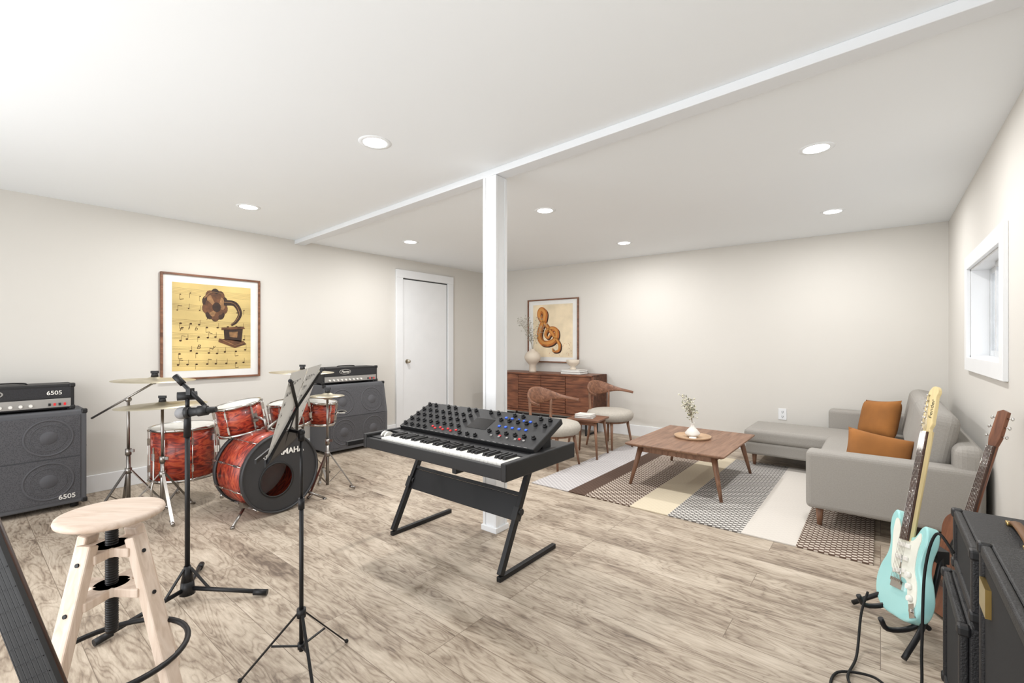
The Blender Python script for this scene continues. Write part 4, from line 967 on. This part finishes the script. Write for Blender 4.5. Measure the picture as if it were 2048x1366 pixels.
# ---------------------------------------------------------------- acoustic guitars
def acoustic(label, base, topp, n, body_m=M_spruce, fb=M_rose, sc=1.0, fretm=M_chrome, nk=0.60, neckm=M_mahog):
    rot, dd = frame_from(base, topp, n)
    o = T('acoustic_guitar', label, 'guitar', base+dd*0.24*sc, rot); o.scale = (sc, sc, sc)
    half = [(0, -24), (8, -23.4), (15, -20), (18.8, -13.5), (18.3, -6), (14, 0.5), (11.6, 5), (12, 10), (13.6, 15), (13.2, 20), (9.5, 23.6), (3.5, 24.6)]
    pts = half+[(-x, y) for x, y in reversed(half[1:])]
    oc = [(v.x*0.01, v.y*0.01) for v in catmull([(x, y, 0) for x, y in pts], 3, True)]
    B().prism(oc, -0.095, -0.003, smooth=True).obj('body', M_mahog, o, bevel=0.003)
    B().prism(oc, -0.003, 0.0).obj('soundboard', body_m, o)
    B().lathe([(0.048, 0.0), (0.048, 0.001), (0.056, 0.001), (0.056, 0.0)], seg=30).cyl((0, 0, 0.0002), (0, 0, 0.0012), 0.048, seg=30).obj('sound_hole', M_ink, o, loc=(0, 0.09, 0))
    B().box((0, -0.10, 0.004), (0.16, 0.028, 0.008)).obj('bridge', M_rose, o)
    B().prism([(-0.028, 0.14), (0.028, 0.14), (0.021, nk), (-0.021, nk)], 0.001, 0.010).obj('fretboard', fb, o)
    B().loft([[Vector((0.026*(1-0.2*k)*cos(pi+q*pi/8), 0.24+(nk-0.24)*k, 0.0-0.020*sin(q*pi/8))) for q in range(9)] for k in (0, 1)]).obj('neck', neckm, o)
    b = B()
    for k in range(18):
        yy = nk-(nk+0.048)*(1-2**(-(k+1)/12)); b.box((0, yy, 0.0105), (0.044, 0.0014, 0.0012))
    b.obj('frets', fretm, o)
    B().prism([(-0.021, nk), (0.021, nk), (0.031, nk+0.04), (0.028, nk+0.17), (0, nk+0.18), (-0.028, nk+0.17), (-0.031, nk+0.04)], -0.010, 0.006).obj('headstock', neckm, o, bevel=0.002)
    tm = B().cyl((0, 0, -0.002), (0.022, 0, -0.002), 0.003, seg=8).sph((0.028, 0, -0.002), 0.009, (0.7, 1, 0.6), 10).mesh('tuning_peg', M_chrome)
    for sg in (0, 1):
        for k in range(3): mkobj('tuning_peg', tm, o, loc=((0.028 if sg == 0 else -0.028), nk+0.05+k*0.045, 0), rot=(0, 0, pi*sg))
    b = B()
    for k in range(6): b.cyl((-0.026+k*0.0104, -0.10, 0.011), (-0.0165+k*0.0066, nk, 0.014), 0.0005, seg=5)
    b.obj('strings', fretm, o)
    return o
acoustic('brown acoustic guitar leaning against the wall behind the amplifiers', Vector((0.195, 2.72, 0.012)), Vector((0.445, 2.92, 1.0)), (-1, -0.55, 0), sc=0.92, body_m=M_mahog)
b0 = C(-0.545, 0.76, 0.055)
acoustic('acoustic bass guitar with dark fretboard on a stand beside the stool', b0, b0+C(-0.375, 0.0, 0.927), C(0.12, -1.0), fb=M_blackp, fretm=M_blackp, nk=0.80, neckm=M_rose)
o = T('guitar_stand', 'low black guitar stand beside the stool', 'guitar stand', C(-0.56, 0.80, 0), TH)
B().tube(catmull([(-0.16, -0.16, 0.012), (-0.12, -0.04, 0.02), (0, 0.10, 0.03), (0.12, -0.04, 0.02), (0.16, -0.16, 0.012)], 5), 0.009).tube(catmull([(0, 0.10, 0.03), (-0.06, 0.13, 0.2), (-0.13, 0.12, 0.34)], 5), 0.008).tube([(0, 0.10, 0.03), (0, 0.25, 0.012)], 0.009).obj('stand_frame', M_black, o)

# ---------------------------------------------------------------- black amplifiers
def black_amp(name, label, cat, loc, w, d, h, panel=False, handle=True, feet=True, hm=None):
    o = T(name, label, cat, loc, pi)
    z0 = 0.02 if feet else 0.004
    e = 0.03
    b = B().bb(-d/2, d/2-0.02, -w/2, w/2, z0, h)
    b.bb(d/2-0.02, d/2, -w/2, -w/2+e, z0, h).bb(d/2-0.02, d/2, w/2-e, w/2, z0, h).bb(d/2-0.02, d/2, -w/2+e, w/2-e, h-e, h).bb(d/2-0.02, d/2, -w/2+e, w/2-e, z0, z0+e)
    b.obj('cabinet_body', M_tolexb, o, bevel=0.006, seg=3)
    B().bb(d/2-0.019, d/2-0.008, -w/2+e, w/2-e, z0+e, h-e).obj('grille_cloth', M_grillb, o)
    for sy in (-1, 1):
        for z in (z0+0.012, h-0.012):
            B().box((d/2-0.010, sy*(w/2-0.010), z), (0.03, 0.03, 0.03)).obj('corner_protector', M_blackp, o, bevel=0.007)
    if feet:
        for sx in (-1, 1):
            for sy in (-1, 1): B().cyl((sx*(d/2-0.05), sy*(w/2-0.05), 0), (sx*(d/2-0.05), sy*(w/2-0.05), z0+0.002), 0.018).obj('foot', M_rubber, o)
    if handle:
        B().tube(catmull([(0, -0.11, h), (0, -0.09, h+0.015), (0, 0, h+0.02), (0, 0.09, h+0.015), (0, 0.11, h)], 4), 0.014, sy=0.5).obj('handle', hm or M_blackp, o)
        for sy in (-1, 1): B().box((0, sy*0.115, h+0.005), (0.035, 0.03, 0.01)).obj('handle_bracket', M_brass, o, bevel=0.003)
    if panel:
        B().bb(-d/2+0.03, -d/2+0.13, -w/2+0.05, w/2-0.05, h, h+0.003).obj('control_plate', mat('grey_plate', (120, 118, 116), 0.5), o)
        for k in range(5): B().cyl((-d/2+0.06, -w/2+0.10+k*0.09, h+0.003), (-d/2+0.06, -w/2+0.10+k*0.09, h+0.018), 0.012, 0.010).obj('knob', M_blackp, o)
        B().bb(d/2-0.012, d/2+0.003, -w/2+0.035, -w/2+0.12, h-0.15, h-0.08).obj('badge_plate', M_brass, o, label='gold metal name plate')
    return o
black_amp('speaker_cabinet', 'black vinyl speaker cabinet with dark grille under an amplifier head', 'speaker cabinet', (0.315, 1.985, 0), 0.43, 0.29, 0.41, handle=False)
black_amp('amplifier_head', 'black vinyl amplifier head with brown leather handle on a cabinet', 'amplifier', (0.325, 1.985, 0.41), 0.42, 0.26, 0.215, hm=M_leather)
black_amp('combo_amplifier', 'black vinyl combo amplifier with grey top plate', 'amplifier', (0.335, 1.42, 0), 0.56, 0.27, 0.68, panel=True, handle=False)
pts = [Vector((0.19, 2.1, 0.50)), Vector((0.15, 2.14, 0.54)), Vector((0.12, 2.14, 0.40)), Vector((0.11, 2.10, 0.15)), Vector((0.10, 2.05, 0.012)), Vector((0.02, 1.93, 0.008)), Vector((-0.06, 1.86, 0.008)), Vector((-0.13, 1.90, 0.008)), Vector((-0.12, 2.02, 0.008)), Vector((-0.02, 2.06, 0.014)), Vector((0.03, 1.98, 0.018)), Vector((-0.04, 1.92, 0.018)), Vector((-0.09, 2.0, 0.012)), Vector((-0.07, 2.15, 0.02)), Vector((-0.06, 2.28, 0.12)), Vector((-0.04, 2.34, 0.19))]
tag(B().tube(catmull(pts, 8), 0.0045).obj('guitar_cable', M_rubber), 'black guitar cable looping from the amplifier across the floor', 'cable')

# ---------------------------------------------------------------- light & camera
wd = bpy.data.worlds.new('world'); scene.world = wd; wd.use_nodes = True
bg = wd.node_tree.nodes['Background']; bg.inputs[0].default_value = (0.98, 0.99, 1.0, 1); bg.inputs[1].default_value = 1.5
def area(name, loc, rot, sx, sy, e, col=(1, 1, 1)):
    la = bpy.data.lights.new(name, 'AREA'); la.shape = 'RECTANGLE'; la.size = sx; la.size_y = sy; la.energy = e; la.color = col
    lo = bpy.data.objects.new(name, la); COL.objects.link(lo); lo.location = loc; lo.rotation_euler = rot
area('fill_light_behind', (-1.7, -1.27, 1.05), (radians(97), 0, radians(-12)), 3.8, 1.8, 58, (0.98, 0.99, 1.0))  # unseen fill lamp added behind the camera to brighten walls and ceiling
scene.view_settings.view_transform = 'Standard'
cam = bpy.data.cameras.new('camera'); cam.lens = 16.0; cam.sensor_width = 36.0; cam.clip_start = 0.05
cam.shift_y = (HY-683)/2048
co = bpy.data.objects.new('camera', cam); COL.objects.link(co); co.location = (0, 0, HC); co.rotation_euler = (pi/2, 0, TH)
scene.camera = co
